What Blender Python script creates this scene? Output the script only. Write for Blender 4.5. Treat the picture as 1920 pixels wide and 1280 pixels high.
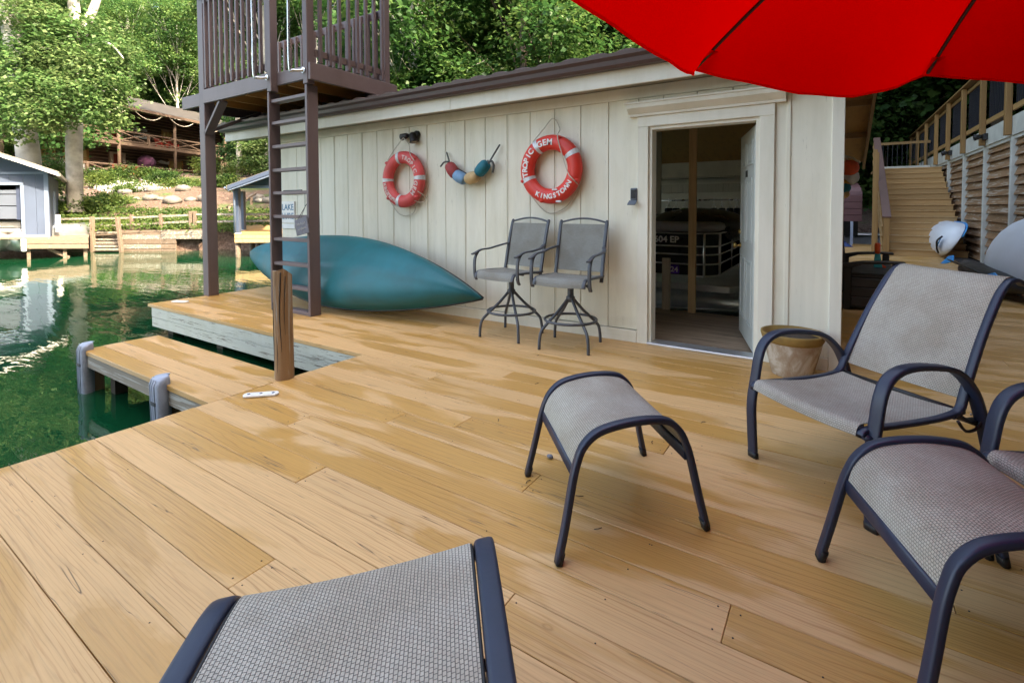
import bpy, bmesh, math, random
import numpy as np
from mathutils import Vector, Matrix, Euler
random.seed(7); rng = np.random.default_rng(11)
R = math.radians; PI = math.pi
scn = bpy.context.scene
for o in list(bpy.data.objects): bpy.data.objects.remove(o, do_unlink=True)
COL = scn.collection

# ---------------------------------------------------------------- camera, sky, sun, exposure
F, CY, YAW, PIT, ROLL, EYE = 930.816649, 419.076471, -0.576921128, 0.033260886, -0.00319084298, 1.3224
fw = Vector((math.sin(YAW)*math.cos(PIT), math.cos(YAW)*math.cos(PIT), -math.sin(PIT)))
r0 = Vector((math.cos(YAW), -math.sin(YAW), 0)); u0 = r0.cross(fw)
rt = r0*math.cos(ROLL)+u0*math.sin(ROLL); up = -r0*math.sin(ROLL)+u0*math.cos(ROLL)
cam = bpy.data.cameras.new('camera'); camo = bpy.data.objects.new('camera', cam); COL.objects.link(camo)
m = Matrix((rt, up, -fw)).transposed().to_4x4(); m.translation = Vector((0, 0, EYE)); camo.matrix_world = m
cam.sensor_width = 36; cam.sensor_fit = 'HORIZONTAL'; cam.lens = F/1920*36
cam.shift_y = -(640-CY)/1920; cam.clip_start = 0.05; cam.clip_end = 600
scn.camera = camo

SUN_AZ = Vector((1.0, -0.10, 0)).normalized(); SUN_EL = R(45)
world = bpy.data.worlds.new('World'); scn.world = world; world.use_nodes = True
wn = world.node_tree.nodes; wl = world.node_tree.links
bg = wn['Background']; sky = wn.new('ShaderNodeTexSky'); sky.sky_type = 'NISHITA'; sky.sun_disc = False
sky.sun_elevation = SUN_EL; sky.sun_rotation = math.atan2(SUN_AZ.x, SUN_AZ.y)
sky.air_density = 1.0; sky.dust_density = 4.0; sky.ozone_density = 0.6
wl.new(sky.outputs[0], bg.inputs[0]); bg.inputs[1].default_value = 0.15
sun = bpy.data.lights.new('sun', 'SUN'); suno = bpy.data.objects.new('sun', sun); COL.objects.link(suno)
sun.energy = 2.0; sun.angle = R(0.6); sun.color = (1.0, 0.93, 0.82)
sd = SUN_AZ*math.cos(SUN_EL)+Vector((0, 0, math.sin(SUN_EL)))
suno.rotation_euler = sd.to_track_quat('Z', 'Y').to_euler(); suno.location = (20, -5, 30)
vs = scn.view_settings
vs.view_transform = 'Standard'; vs.look = 'None'; vs.exposure = 3.0; vs.gamma = 1; vs.use_curve_mapping = False
try:
    vs.use_white_balance = True; vs.white_balance_temperature = 7900; vs.white_balance_tint = 9
except Exception: pass

# horizontal far-bank axes: er to the right across the cove, ef straight across it
er = Vector((math.cos(YAW), -math.sin(YAW), 0)); ef = Vector((math.sin(YAW), math.cos(YAW), 0))
def LD(L, D, z=0.0): return er*L+ef*D+Vector((0, 0, z))
def px(x, y, D): return Vector((0, 0, EYE))+(fw+rt*((x-960)/F)-up*((y-CY)/F))*D
WATER = -0.40

# ---------------------------------------------------------------- materials
def lin(c): return tuple(((v/255)/12.92 if v/255 <= .04045 else ((v/255+.055)/1.055)**2.4) for v in c)+(1.0,)
MATS = {}
def newmat(name):
    mt = bpy.data.materials.new(name); mt.use_nodes = True; MATS[name] = mt
    return mt, mt.node_tree.nodes, mt.node_tree.links, mt.node_tree.nodes['Principled BSDF']
def N(n, t, **k):
    nd = n.new(t)
    for a, b in k.items():
        if a in nd.inputs: nd.inputs[a].default_value = b
        else: setattr(nd, a, b)
    return nd
def ramp(n, stops):
    r = n.new('ShaderNodeValToRGB'); e = r.color_ramp.elements
    while len(e) < len(stops): e.new(0.5)
    for i, (p, c) in enumerate(stops): e[i].position = p; e[i].color = c if len(c) == 4 else (*c, 1)
    return r
def mixc(n, l, fac, a, b, mode='MIX'):
    x = n.new('ShaderNodeMix'); x.data_type = 'RGBA'; x.blend_type = mode
    for sock, v in ((x.inputs[0], fac), (x.inputs[6], a), (x.inputs[7], b)):
        if hasattr(v, 'is_output'): l.new(v, sock)
        else: sock.default_value = v if not isinstance(v, tuple) or len(v) == 4 else (*v, 1)
    return x.outputs[2]
def sc(c, k): return (c[0]*k, c[1]*k, c[2]*k, 1)
def coords(n, l, scale=(1, 1, 1), rnd=True, kind='Object'):
    tc = n.new('ShaderNodeTexCoord'); mp = n.new('ShaderNodeMapping'); mp.inputs['Scale'].default_value = scale
    l.new(tc.outputs[kind], mp.inputs[0])
    if not rnd: return mp.outputs[0]
    oi = n.new('ShaderNodeObjectInfo'); ml = N(n, 'ShaderNodeMath', operation='MULTIPLY'); ml.inputs[1].default_value = 37.0
    l.new(oi.outputs['Random'], ml.inputs[0]); ad = N(n, 'ShaderNodeVectorMath', operation='ADD')
    l.new(mp.outputs[0], ad.inputs[0]); l.new(ml.outputs[0], ad.inputs[1]); return ad.outputs[0]
def noise(n, l, vec, scale, detail=4, rough=.55, dist=0):
    x = n.new('ShaderNodeTexNoise'); x.inputs['Scale'].default_value = scale; x.inputs['Detail'].default_value = detail
    x.inputs['Roughness'].default_value = rough; x.inputs['Distortion'].default_value = dist
    if vec is not None: l.new(vec, x.inputs['Vector'])
    return x.outputs[0]
def bumpn(n, l, h, strength, dist, bs):
    b = n.new('ShaderNodeBump'); b.inputs['Strength'].default_value = strength; b.inputs['Distance'].default_value = dist
    l.new(h, b.inputs['Height']); l.new(b.outputs[0], bs.inputs['Normal']); return b
def plain(name, c, rough=.5, metal=0, var=.12, scale=6, bump=.15, bscale=60, spec=.5, coat=0):
    mt, n, l, bs = newmat(name); v = coords(n, l)
    f = noise(n, l, v, scale, 5); r = ramp(n, [(.3, sc(c, 1-var)), (.7, sc(c, 1+var*.6))]); l.new(f, r.inputs[0])
    l.new(r.outputs[0], bs.inputs['Base Color']); bs.inputs['Metallic'].default_value = metal
    rr = ramp(n, [(.3, (rough*.85,)*3), (.7, (min(1, rough*1.2),)*3)]); l.new(f, rr.inputs[0]); l.new(rr.outputs[0], bs.inputs['Roughness'])
    bs.inputs['Specular IOR Level'].default_value = spec; bs.inputs['Coat Weight'].default_value = coat
    if bump: bumpn(n, l, noise(n, l, v, bscale, 3), bump, .004, bs)
    return mt
def wood(name, c, dark, axis='x', rough=.6, grain=1.0, wear=None, wearc=None, bump=.35, knots=False):
    mt, n, l, bs = newmat(name); s = {'x': (.6, 14, 14), 'y': (14, .6, 14), 'z': (14, 14, .6)}[axis]
    v = coords(n, l, s); g = noise(n, l, v, 2.2*grain, 6, .6, .6)
    v2 = coords(n, l, (1, 1, 1)); big = noise(n, l, v2, 1.3, 3)
    oi = n.new('ShaderNodeObjectInfo')
    r = ramp(n, [(.3, dark), (.48, c), (.75, sc(c, 1.12))]); l.new(g, r.inputs[0])
    c1 = mixc(n, l, big, r.outputs[0], sc(c, .82), 'MIX')
    hs = n.new('ShaderNodeHueSaturation'); mr = n.new('ShaderNodeMapRange'); l.new(oi.outputs['Random'], mr.inputs[0])
    mr.inputs[3].default_value = .84; mr.inputs[4].default_value = 1.14; l.new(mr.outputs[0], hs.inputs['Value']); l.new(c1, hs.inputs['Color'])
    out = hs.outputs[0]
    if wear:
        w = noise(n, l, coords(n, l, tuple(a*.55 for a in s)), 3.0, 8, .7, .4)
        wr = ramp(n, [(wear-.02, (0, 0, 0)), (wear+.02, (1, 1, 1))]); l.new(w, wr.inputs[0])
        out = mixc(n, l, wr.outputs[0], out, wearc)
    l.new(out, bs.inputs['Base Color']); bs.inputs['Roughness'].default_value = rough
    bumpn(n, l, g, bump, .004, bs); return mt

# deck stain: tan paint with wet, yellower patches that stop at board edges, fine cracks along the grain
def deckmat(name, base, wet, dark):
    mt, n, l, bs = newmat(name)
    v = coords(n, l, (1, 1, 1)); vg = coords(n, l, (1.0, 16, 16))
    fine = noise(n, l, coords(n, l, (1.4, 34, 20)), 1.8, 5, .6, 1.2)
    vw = coords(n, l, (.55, 2.4, 2)); wetn = noise(n, l, vw, 1.05, 6, .55, .6)
    wr = ramp(n, [(.478, (0, 0, 0)), (.530, (1, 1, 1))]); l.new(wetn, wr.inputs[0])
    gr = ramp(n, [(.25, sc(base, .84)), (.5, base), (.8, sc(base, 1.06))]); l.new(fine, gr.inputs[0])
    gw = ramp(n, [(.25, sc(wet, .82)), (.55, wet)]); l.new(fine, gw.inputs[0])
    c1 = mixc(n, l, wr.outputs[0], gr.outputs[0], gw.outputs[0])
    # cathedral grain: thin dark lines that run along the board and swing round knots
    def lines(scale, dist, dsc, sx, lo, hi, dkc, g0, g1, gs):
        wv = n.new('ShaderNodeTexWave'); wv.wave_type = 'BANDS'; wv.bands_direction = 'Y'; wv.inputs['Scale'].default_value = scale
        wv.inputs['Distortion'].default_value = dist; wv.inputs['Detail'].default_value = 3; wv.inputs['Detail Scale'].default_value = dsc
        l.new(coords(n, l, (sx, 1, 1)), wv.inputs['Vector'])
        a_ = ramp(n, [(lo, (1, 1, 1)), (hi, (0, 0, 0))]); l.new(wv.outputs[1], a_.inputs[0])
        gg = noise(n, l, coords(n, l, (.6, 3.5, 3)), gs, 4, .6); gr_ = ramp(n, [(g0, (0, 0, 0)), (g1, (1, 1, 1))]); l.new(gg, gr_.inputs[0])
        mu = N(n, 'ShaderNodeMath', operation='MULTIPLY'); l.new(a_.outputs[0], mu.inputs[0]); l.new(gr_.outputs[0], mu.inputs[1]); return mu.outputs[0]
    l1 = lines(23, 7, .8, .10, .0, .16, None, .40, .56, 1.4); l2 = lines(9, 10, .6, .22, .0, .10, None, .42, .60, 1.1)
    c2 = mixc(n, l, l1, c1, mixc(n, l, 1.0, c1, (.83, .76, .67), 'MULTIPLY')); c2 = mixc(n, l, l2, c2, mixc(n, l, 1.0, c2, (.77, .68, .58), 'MULTIPLY'))
    # long thin drying cracks: where stretched noise crosses its middle value, gated by a second noise
    cn = noise(n, l, coords(n, l, (.55, 15, 9)), 1.0, 3, .5, .7)
    sb = N(n, 'ShaderNodeMath', operation='SUBTRACT'); sb.inputs[1].default_value = .5; l.new(cn, sb.inputs[0])
    ab = N(n, 'ShaderNodeMath', operation='ABSOLUTE'); l.new(sb.outputs[0], ab.inputs[0])
    cr = ramp(n, [(.0, (1, 1, 1)), (.0062, (0, 0, 0))]); l.new(ab.outputs[0], cr.inputs[0])
    gate = noise(n, l, coords(n, l, (1.1, 3.0, 3)), 1.9, 3, .6); gtr = ramp(n, [(.50, (0, 0, 0)), (.60, (1, 1, 1))]); l.new(gate, gtr.inputs[0])
    crm = N(n, 'ShaderNodeMath', operation='MULTIPLY'); l.new(cr.outputs[0], crm.inputs[0]); l.new(gtr.outputs[0], crm.inputs[1])
    c3 = mixc(n, l, crm.outputs[0], c2, dark)
    # knots
    vo = n.new('ShaderNodeTexVoronoi'); vo.inputs['Scale'].default_value = 1.5; l.new(coords(n, l, (1.0, 1.9, 1)), vo.inputs['Vector'])
    kr = ramp(n, [(.0, (.30, .22, .12)), (.018, (.62, .5, .34)), (.026, (1, 1, 1)), (.034, (.72, .62, .5)), (.045, (1, 1, 1))]); l.new(vo.outputs['Distance'], kr.inputs[0])
    c4 = mixc(n, l, .8, c3, kr.outputs[0], 'MULTIPLY')
    # tone from board to board and broad walked-on variation
    oi = n.new('ShaderNodeObjectInfo'); mr = n.new('ShaderNodeMapRange'); l.new(oi.outputs['Random'], mr.inputs[0])
    mr.inputs[3].default_value = .95; mr.inputs[4].default_value = 1.05
    hs = n.new('ShaderNodeHueSaturation'); l.new(mr.outputs[0], hs.inputs['Value']); l.new(c4, hs.inputs['Color'])
    l.new(hs.outputs[0], bs.inputs['Base Color'])
    rr = ramp(n, [(0, (.55,)*3), (1, (.30,)*3)]); l.new(wr.outputs[0], rr.inputs[0]); l.new(rr.outputs[0], bs.inputs['Roughness'])
    ad = N(n, 'ShaderNodeMath', operation='SUBTRACT'); l.new(fine, ad.inputs[0]); l.new(crm.outputs[0], ad.inputs[1])
    bumpn(n, l, ad.outputs[0], .35, .002, bs); bs.inputs['Specular IOR Level'].default_value = .45
    return mt
deckmat('deck_stain', (.64, .39, .175, 1), (.55, .300, .088, 1), (.10, .055, .025, 1))

def painted(name, c, chip, wear=.62, axis='z', rough=.55, seam=0):
    mt, n, l, bs = newmat(name); s = {'x': (.5, 10, 10), 'y': (10, .5, 10), 'z': (10, 10, .5)}[axis]
    st = noise(n, l, coords(n, l, s), 1.2, 6, .6, .3); w = noise(n, l, coords(n, l, tuple(a*2.2 for a in s)), 2.2, 9, .78, .3)
    r = ramp(n, [(.25, sc(c, .92)), (.55, c), (.85, sc(c, 1.05))]); l.new(st, r.inputs[0])
    wr = ramp(n, [(wear, (0, 0, 0)), (wear+.03, (1, 1, 1))]); l.new(w, wr.inputs[0])
    dn = noise(n, l, coords(n, l, (3.5, 3.5, .9)), 1.1, 6, .65); dr = ramp(n, [(.45, (1, 1, 1)), (.75, (.86, .85, .80))]); l.new(dn, dr.inputs[0])
    l.new(mixc(n, l, wr.outputs[0], mixc(n, l, 1.0, r.outputs[0], dr.outputs[0], 'MULTIPLY'), chip), bs.inputs['Base Color']); bs.inputs['Roughness'].default_value = rough
    ad = N(n, 'ShaderNodeMath', operation='SUBTRACT'); l.new(st, ad.inputs[0]); l.new(wr.outputs[0], ad.inputs[1])
    bumpn(n, l, ad.outputs[0], .3, .003, bs); return mt
painted('siding_paint', (.78, .745, .625, 1), (.44, .41, .33, 1), .625, 'z')
painted('trim_paint', (.76, .73, .64, 1), (.42, .40, .34, 1), .70, 'x')
painted('trim_paint_upright', (.76, .73, .63, 1), (.42, .40, .34, 1), .72, 'z')
painted('skirt_paint', (.60, .60, .52, 1), (.20, .17, .13, 1), .555, 'x')
painted('brown_paint', (.125, .092, .098, 1), (.22, .18, .17, 1), .69, 'z', .5)
painted('brown_paint_long', (.145, .108, .112, 1), (.26, .21, .20, 1), .66, 'x', .5)
plain('gutter_brown', (.085, .050, .052, 1), .38, 0, .15, 4, .1)
plain('under_brown', (.035, .022, .018, 1), .8)
wood('roof_tile', (.14, .085, .075, 1), (.07, .045, .04, 1), 'y', .6)
wood('pile_wood', (.30, .18, .095, 1), (.055, .035, .022, 1), 'z', .75, .8, .58, (.33, .29, .25, 1), .9)
wood('old_wood', (.25, .21, .17, 1), (.11, .09, .07, 1), 'x', .8, 1, .55, (.42, .40, .36, 1))
wood('new_lumber', (.60, .42, .21, 1), (.34, .20, .08, 1), 'z', .6)
wood('grey_stud', (.46, .41, .31, 1), (.2, .17, .12, 1), 'z', .75)
wood('inner_floor', (.33, .235, .16, 1), (.10, .065, .04, 1), 'x', .6, .8, .6, (.09, .06, .04, 1))
wood('cedar_post', (.32, .175, .06, 1), (.17, .085, .03, 1), 'z', .6)
wood('cedar_rail', (.32, .185, .07, 1), (.18, .095, .035, 1), 'y', .6)
wood('cedar_louver', (.27, .145, .07, 1), (.085, .042, .02, 1), 'y', .7, .7, .56, (.42, .34, .27, 1), .6)
wood('stair_tread', (.52, .315, .135, 1), (.38, .22, .09, 1), 'x', .55)
wood('soffit_ply', (.42, .22, .06, 1), (.28, .13, .035, 1), 'y', .6, .5)
wood('red_cap', (.17, .088, .070, 1), (.13, .065, .05, 1), 'z', .5)
plain('retaining_white', (.50, .50, .46, 1), .6, 0, .18, 3)
plain('rubber', (.012, .012, .014, 1), .55, 0, .2)
painted('frame_metal', (.015, .023, .053, 1), (.055, .07, .12, 1), .665, 'z', .42)
plain('stool_metal', (.075, .083, .10, 1), .45, .1, .3, 14, .2)
plain('steel', (.62, .63, .64, 1), .28, .9, .1, 8)
plain('alloy', (.72, .73, .75, 1), .32, .75, .15, 3)
plain('brass', (.45, .30, .10, 1), .3, .9)
plain('white_plastic', (.80, .80, .79, 1), .35, 0, .05)
plain('fender_grey', (.30, .34, .43, 1), .5, 0, .28, 9)
plain('black_plastic', (.014, .013, .014, 1), .42, 0, .3)
plain('resin_dark', (.045, .040, .042, 1), .5, 0, .3, 8, .3)
plain('lockbox_blue', (.11, .135, .17, 1), .5)
plain('ring_red', (.72, .042, .028, 1), .42, 0, .12, 5)
plain('ring_faded', (.66, .080, .078, 1), .5, 0, .2, 5)
plain('band_silver', (.60, .62, .64, 1), .4, .2, .25, 40)
plain('print_white', (.80, .80, .78, 1), .5, 0, .03)
plain('print_faded', (.72, .55, .52, 1), .55, 0, .1)
plain('rope_pale', (.55, .51, .42, 1), .85, 0, .15, 60)
plain('rope_grey', (.10, .10, .095, 1), .9, 0, .3, 60)
for nme, c in (('float_red', (.36, .05, .05)), ('float_blue', (.17, .33, .52)), ('float_cream', (.55, .38, .19)), ('float_teal', (.0, .16, .22)),
               ('float_orange', (.62, .09, .03)), ('float_white', (.5, .56, .60)), ('float_yellow', (.60, .33, .04))):
    plain(nme, (*c, 1), .65, 0, .25, 14, .5, 90)
plain('toy_orange', (.80, .10, .02, 1), .35); plain('toy_teal', (.02, .40, .42, 1), .35)
plain('sky_blue_plastic', (.02, .32, .72, 1), .35); plain('board_pale', (.72, .74, .78, 1), .38, 0, .06, 2)
plain('hull_white', (.72, .72, .70, 1), .3, 0, .06, 2); plain('vinyl_black', (.016, .016, .020, 1), .3)
plain('cushion_grey', (.34, .34, .37, 1), .5); plain('purple_sticker', (.12, .03, .40, 1), .4)
plain('door_paint', (.50, .52, .49, 1), .38, 0, .05, 3, .05)
plain('blue_siding', (.062, .088, .145, 1), .6, 0, .1, 2); plain('blue_trim', (.15, .20, .29, 1), .6, 0, .08, 2)
plain('blue_door', (.085, .105, .145, 1), .5, 0, .08, 2); plain('blue_dark', (.03, .045, .09, 1), .5)
plain('shingle', (.045, .040, .036, 1), .9, 0, .5, 1.2, .8, 14)
plain('roof_grey', (.22, .20, .17, 1), .8, 0, .35, 2, .5, 14)
wood('log_brown', (.050, .026, .017, 1), (.02, .011, .008, 1), 'x', .75); plain('chinking', (.24, .18, .13, 1), .8)
plain('red_door', (.20, .025, .02, 1), .5); plain('curtain', (.34, .28, .12, 1), .8, 0, .2); plain('frame_cream', (.45, .40, .34, 1), .6)
wood('porch_wood', (.13, .085, .06, 1), (.06, .04, .028, 1), 'x', .8, 1, .62, (.26, .22, .18, 1))
wood('pale_dock', (.20, .145, .105, 1), (.10, .07, .05, 1), 'x', .8, 1, .60, (.30, .26, .22, 1))
plain('chair_red', (.32, .035, .025, 1), .5); plain('ball_purple', (.075, .022, .06, 1), .8, 0, .9, 3)
plain('maroon_metal', (.12, .048, .050, 1), .45, .1, .25, 2); plain('tarp_blue', (.01, .04, .16, 1), .5, 0, .4, 4, .6, 8)
plain('rock', (.20, .185, .165, 1), .9, 0, .35, 3, .9, 14); plain('white_flower', (.62, .62, .58, 1), .8, 0, .1)
plain('slate', (.16, .16, .19, 1), .7, 0, .3, 18); plain('sign_blue', (.07, .20, .33, 1), .5); plain('chalk', (.5, .5, .5, 1), .9)
plain('trunk_pale', (.44, .42, .38, 1), .85, 0, .6, 1.6, .9, 16); plain('trunk_brown', (.13, .10, .075, 1), .9, 0, .45, 2, .9, 14)
plain('vest_green', (.12, .22, .03, 1), .8); plain('cloth_dark', (.012, .012, .014, 1), .9); plain('soil', (.06, .042, .03, 1), .95, 0, .6, 40, 1, 90)
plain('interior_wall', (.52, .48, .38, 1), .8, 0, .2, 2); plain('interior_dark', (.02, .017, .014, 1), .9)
plain('baluster_black', (.012, .013, .02, 1), .45); plain('joist', (.05, .036, .025, 1), .9); plain('tan_soffit', (.36, .33, .27, 1), .7)

def potmat():
    mt, n, l, bs = newmat('clay_pot'); v = coords(n, l)
    f = noise(n, l, coords(n, l, (1, 1, .7)), 7, 7, .65, .8); r = ramp(n, [(.35, (.30, .185, .11, 1)), (.5, (.36, .27, .19, 1)), (.62, (.52, .45, .37, 1))]); l.new(f, r.inputs[0])
    l.new(r.outputs[0], bs.inputs['Base Color']); bs.inputs['Roughness'].default_value = .85; bumpn(n, l, f, .3, .004, bs)
potmat(); plain('pot_rim', (.27, .165, .045, 1), .75, 0, .3, 9)

def hullmat():   # scuffed teal polyethylene
    mt, n, l, bs = newmat('canoe_teal'); v = coords(n, l)
    f = noise(n, l, v, 1.6, 5, .6, .6); r = ramp(n, [(.3, (.0, .085, .105, 1)), (.5, (.0, .120, .150, 1)), (.75, (.002, .160, .205, 1))]); l.new(f, r.inputs[0])
    s = noise(n, l, coords(n, l, (2.2, 22, 22)), 2.3, 9, .75, .5); sr = ramp(n, [(.635, (0, 0, 0)), (.68, (1, 1, 1))]); l.new(s, sr.inputs[0])
    g = noise(n, l, v, 2.2, 3); gr = ramp(n, [(.48, (0, 0, 0)), (.66, (.75, .75, .75))]); l.new(g, gr.inputs[0])
    mm = N(n, 'ShaderNodeMath', operation='MULTIPLY'); l.new(sr.outputs[0], mm.inputs[0]); l.new(gr.outputs[0], mm.inputs[1])
    l.new(mixc(n, l, mm.outputs[0], r.outputs[0], (.22, .38, .42, 1)), bs.inputs['Base Color'])
    rr = ramp(n, [(.3, (.42,)*3), (.7, (.6,)*3)]); l.new(f, rr.inputs[0]); l.new(rr.outputs[0], bs.inputs['Roughness'])
    bumpn(n, l, noise(n, l, v, 3, 2), .25, .03, bs)
hullmat()

def slingmat(name, c, dk, cw=.0105, ch=.0085, tone=(.84, .80, .76)):
    mt, n, l, bs = newmat(name); tc = n.new('ShaderNodeTexCoord'); uv = tc.outputs['UV']
    dn = n.new('ShaderNodeTexNoise'); dn.inputs['Scale'].default_value = 30; l.new(uv, dn.inputs['Vector'])
    dv = N(n, 'ShaderNodeVectorMath', operation='MULTIPLY_ADD'); dv.inputs[1].default_value = (.0022,)*3; l.new(dn.outputs['Color'], dv.inputs[0]); l.new(uv, dv.inputs[2])
    b = n.new('ShaderNodeTexBrick'); l.new(dv.outputs[0], b.inputs['Vector']); b.inputs['Scale'].default_value = 1
    b.inputs['Brick Width'].default_value = cw; b.inputs['Row Height'].default_value = ch; b.inputs['Mortar Size'].default_value = .0012
    b.inputs['Mortar Smooth'].default_value = .9; b.inputs['Color1'].default_value = c; b.inputs['Color2'].default_value = sc(c, .88); b.inputs['Mortar'].default_value = dk
    st = noise(n, l, coords(n, l, (1, 1, 1)), 5, 4); sr = ramp(n, [(.35, (*tone, 1)), (.62, (1, 1, 1, 1))]); l.new(st, sr.inputs[0])
    l.new(mixc(n, l, 1.0, b.outputs['Color'], sr.outputs[0], 'MULTIPLY'), bs.inputs['Base Color']); bs.inputs['Roughness'].default_value = .7
    iv = N(n, 'ShaderNodeMath', operation='SUBTRACT'); iv.inputs[0].default_value = 1; l.new(b.outputs['Fac'], iv.inputs[1])
    bumpn(n, l, iv.outputs[0], .8, .0022, bs); bs.inputs['Specular IOR Level'].default_value = .3
slingmat('sling_weave', (.48, .45, .385, 1), (.13, .128, .12, 1), .0112, .0088)
slingmat('stool_sling', (.33, .335, .31, 1), (.22, .22, .21, 1), .02, .006)

def umbmat():
    mt, n, l, bs = newmat('umbrella_red'); tr = n.new('ShaderNodeBsdfTranslucent'); df = n.new('ShaderNodeBsdfDiffuse')
    f = noise(n, l, coords(n, l, (1, 1, 1)), 260, 2); r = ramp(n, [(.3, (.82, .008, .003, 1)), (.7, (.92, .014, .006, 1))]); l.new(f, r.inputs[0])
    l.new(r.outputs[0], tr.inputs[0]); l.new(r.outputs[0], df.inputs[0]); ms = n.new('ShaderNodeMixShader'); ms.inputs[0].default_value = .78
    l.new(df.outputs[0], ms.inputs[1]); l.new(tr.outputs[0], ms.inputs[2]); l.new(ms.outputs[0], n['Material Output'].inputs[0])
umbmat()

def leafmat(name, a, b, c, trans=.45):
    mt, n, l, bs = newmat(name); oi = n.new('ShaderNodeObjectInfo'); geo = n.new('ShaderNodeNewGeometry')
    f = noise(n, l, coords(n, l, (1, 1, 1)), .55, 3); f2 = N(n, 'ShaderNodeTexWhiteNoise', noise_dimensions='1D'); l.new(geo.outputs['Random Per Island'], f2.inputs[1])
    ad = N(n, 'ShaderNodeMath', operation='MULTIPLY_ADD'); l.new(f2.outputs[0], ad.inputs[0]); ad.inputs[1].default_value = .35; l.new(f, ad.inputs[2])
    ad2 = N(n, 'ShaderNodeMath', operation='MULTIPLY_ADD'); l.new(oi.outputs['Random'], ad2.inputs[0]); ad2.inputs[1].default_value = .22; l.new(ad.outputs[0], ad2.inputs[2])
    r = ramp(n, [(.35, a), (.75, b), (1.0, c)]); l.new(ad2.outputs[0], r.inputs[0])
    df = n.new('ShaderNodeBsdfDiffuse'); tr = n.new('ShaderNodeBsdfTranslucent'); l.new(r.outputs[0], df.inputs[0]); l.new(r.outputs[0], tr.inputs[0])
    gl = n.new('ShaderNodeBsdfGlossy'); gl.inputs['Roughness'].default_value = .42
    ms = n.new('ShaderNodeMixShader'); ms.inputs[0].default_value = trans; l.new(df.outputs[0], ms.inputs[1]); l.new(tr.outputs[0], ms.inputs[2])
    m2 = n.new('ShaderNodeMixShader'); m2.inputs[0].default_value = .018; l.new(ms.outputs[0], m2.inputs[1]); l.new(gl.outputs[0], m2.inputs[2])
    l.new(m2.outputs[0], n['Material Output'].inputs[0])
leafmat('leaf_forest', (.018, .064, .020, 1), (.050, .130, .034, 1), (.125, .200, .055, 1))
leafmat('leaf_maple', (.030, .088, .026, 1), (.080, .165, .048, 1), (.16, .225, .085, 1))
leafmat('leaf_shrub', (.024, .066, .020, 1), (.060, .120, .030, 1), (.13, .18, .045, 1))
leafmat('leaf_shade', (.022, .062, .018, 1), (.045, .105, .026, 1), (.08, .14, .035, 1))

def watermat():
    mt, n, l, bs = newmat('lake_water'); bs.inputs['Base Color'].default_value = (.0008, .042, .016, 1); bs.inputs['Roughness'].default_value = .015
    bs.inputs['IOR'].default_value = 1.33; bs.inputs['Specular IOR Level'].default_value = 1.0
    v = coords(n, l, (1, 1, 1), False); mp = n.new('ShaderNodeMapping'); mp.inputs['Rotation'].default_value = (0, 0, -YAW); mp.inputs['Scale'].default_value = (.65, 2.3, 1); l.new(v, mp.inputs[0])
    a = noise(n, l, mp.outputs[0], 1.15, 2, .5, .9); b = noise(n, l, mp.outputs[0], 3.6, 3, .5, .4)
    ad = N(n, 'ShaderNodeMath', operation='MULTIPLY_ADD'); l.new(b, ad.inputs[0]); ad.inputs[1].default_value = .30; l.new(a, ad.inputs[2])
    bumpn(n, l, ad.outputs[0], .25, .028, bs)
watermat()
def groundmat():
    mt, n, l, bs = newmat('bank_ground'); v = coords(n, l, (1, 1, 1), False)
    a = noise(n, l, v, .35, 5, .6); b = noise(n, l, v, 9, 6, .75)
    mul = ramp(n, [(.3, (.05, .028, .02, 1)), (.5, (.14, .088, .065, 1)), (.7, (.27, .20, .165, 1))]); l.new(b, mul.inputs[0])
    gr = ramp(n, [(.3, (.04, .07, .02, 1)), (.7, (.12, .17, .05, 1))]); l.new(b, gr.inputs[0])
    g = ramp(n, [(.55, (0, 0, 0)), (.63, (1, 1, 1))]); l.new(a, g.inputs[0])
    l.new(mixc(n, l, g.outputs[0], mul.outputs[0], gr.outputs[0]), bs.inputs['Base Color']); bs.inputs['Roughness'].default_value = 1
    bumpn(n, l, b, 1, .08, bs)
groundmat()

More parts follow.
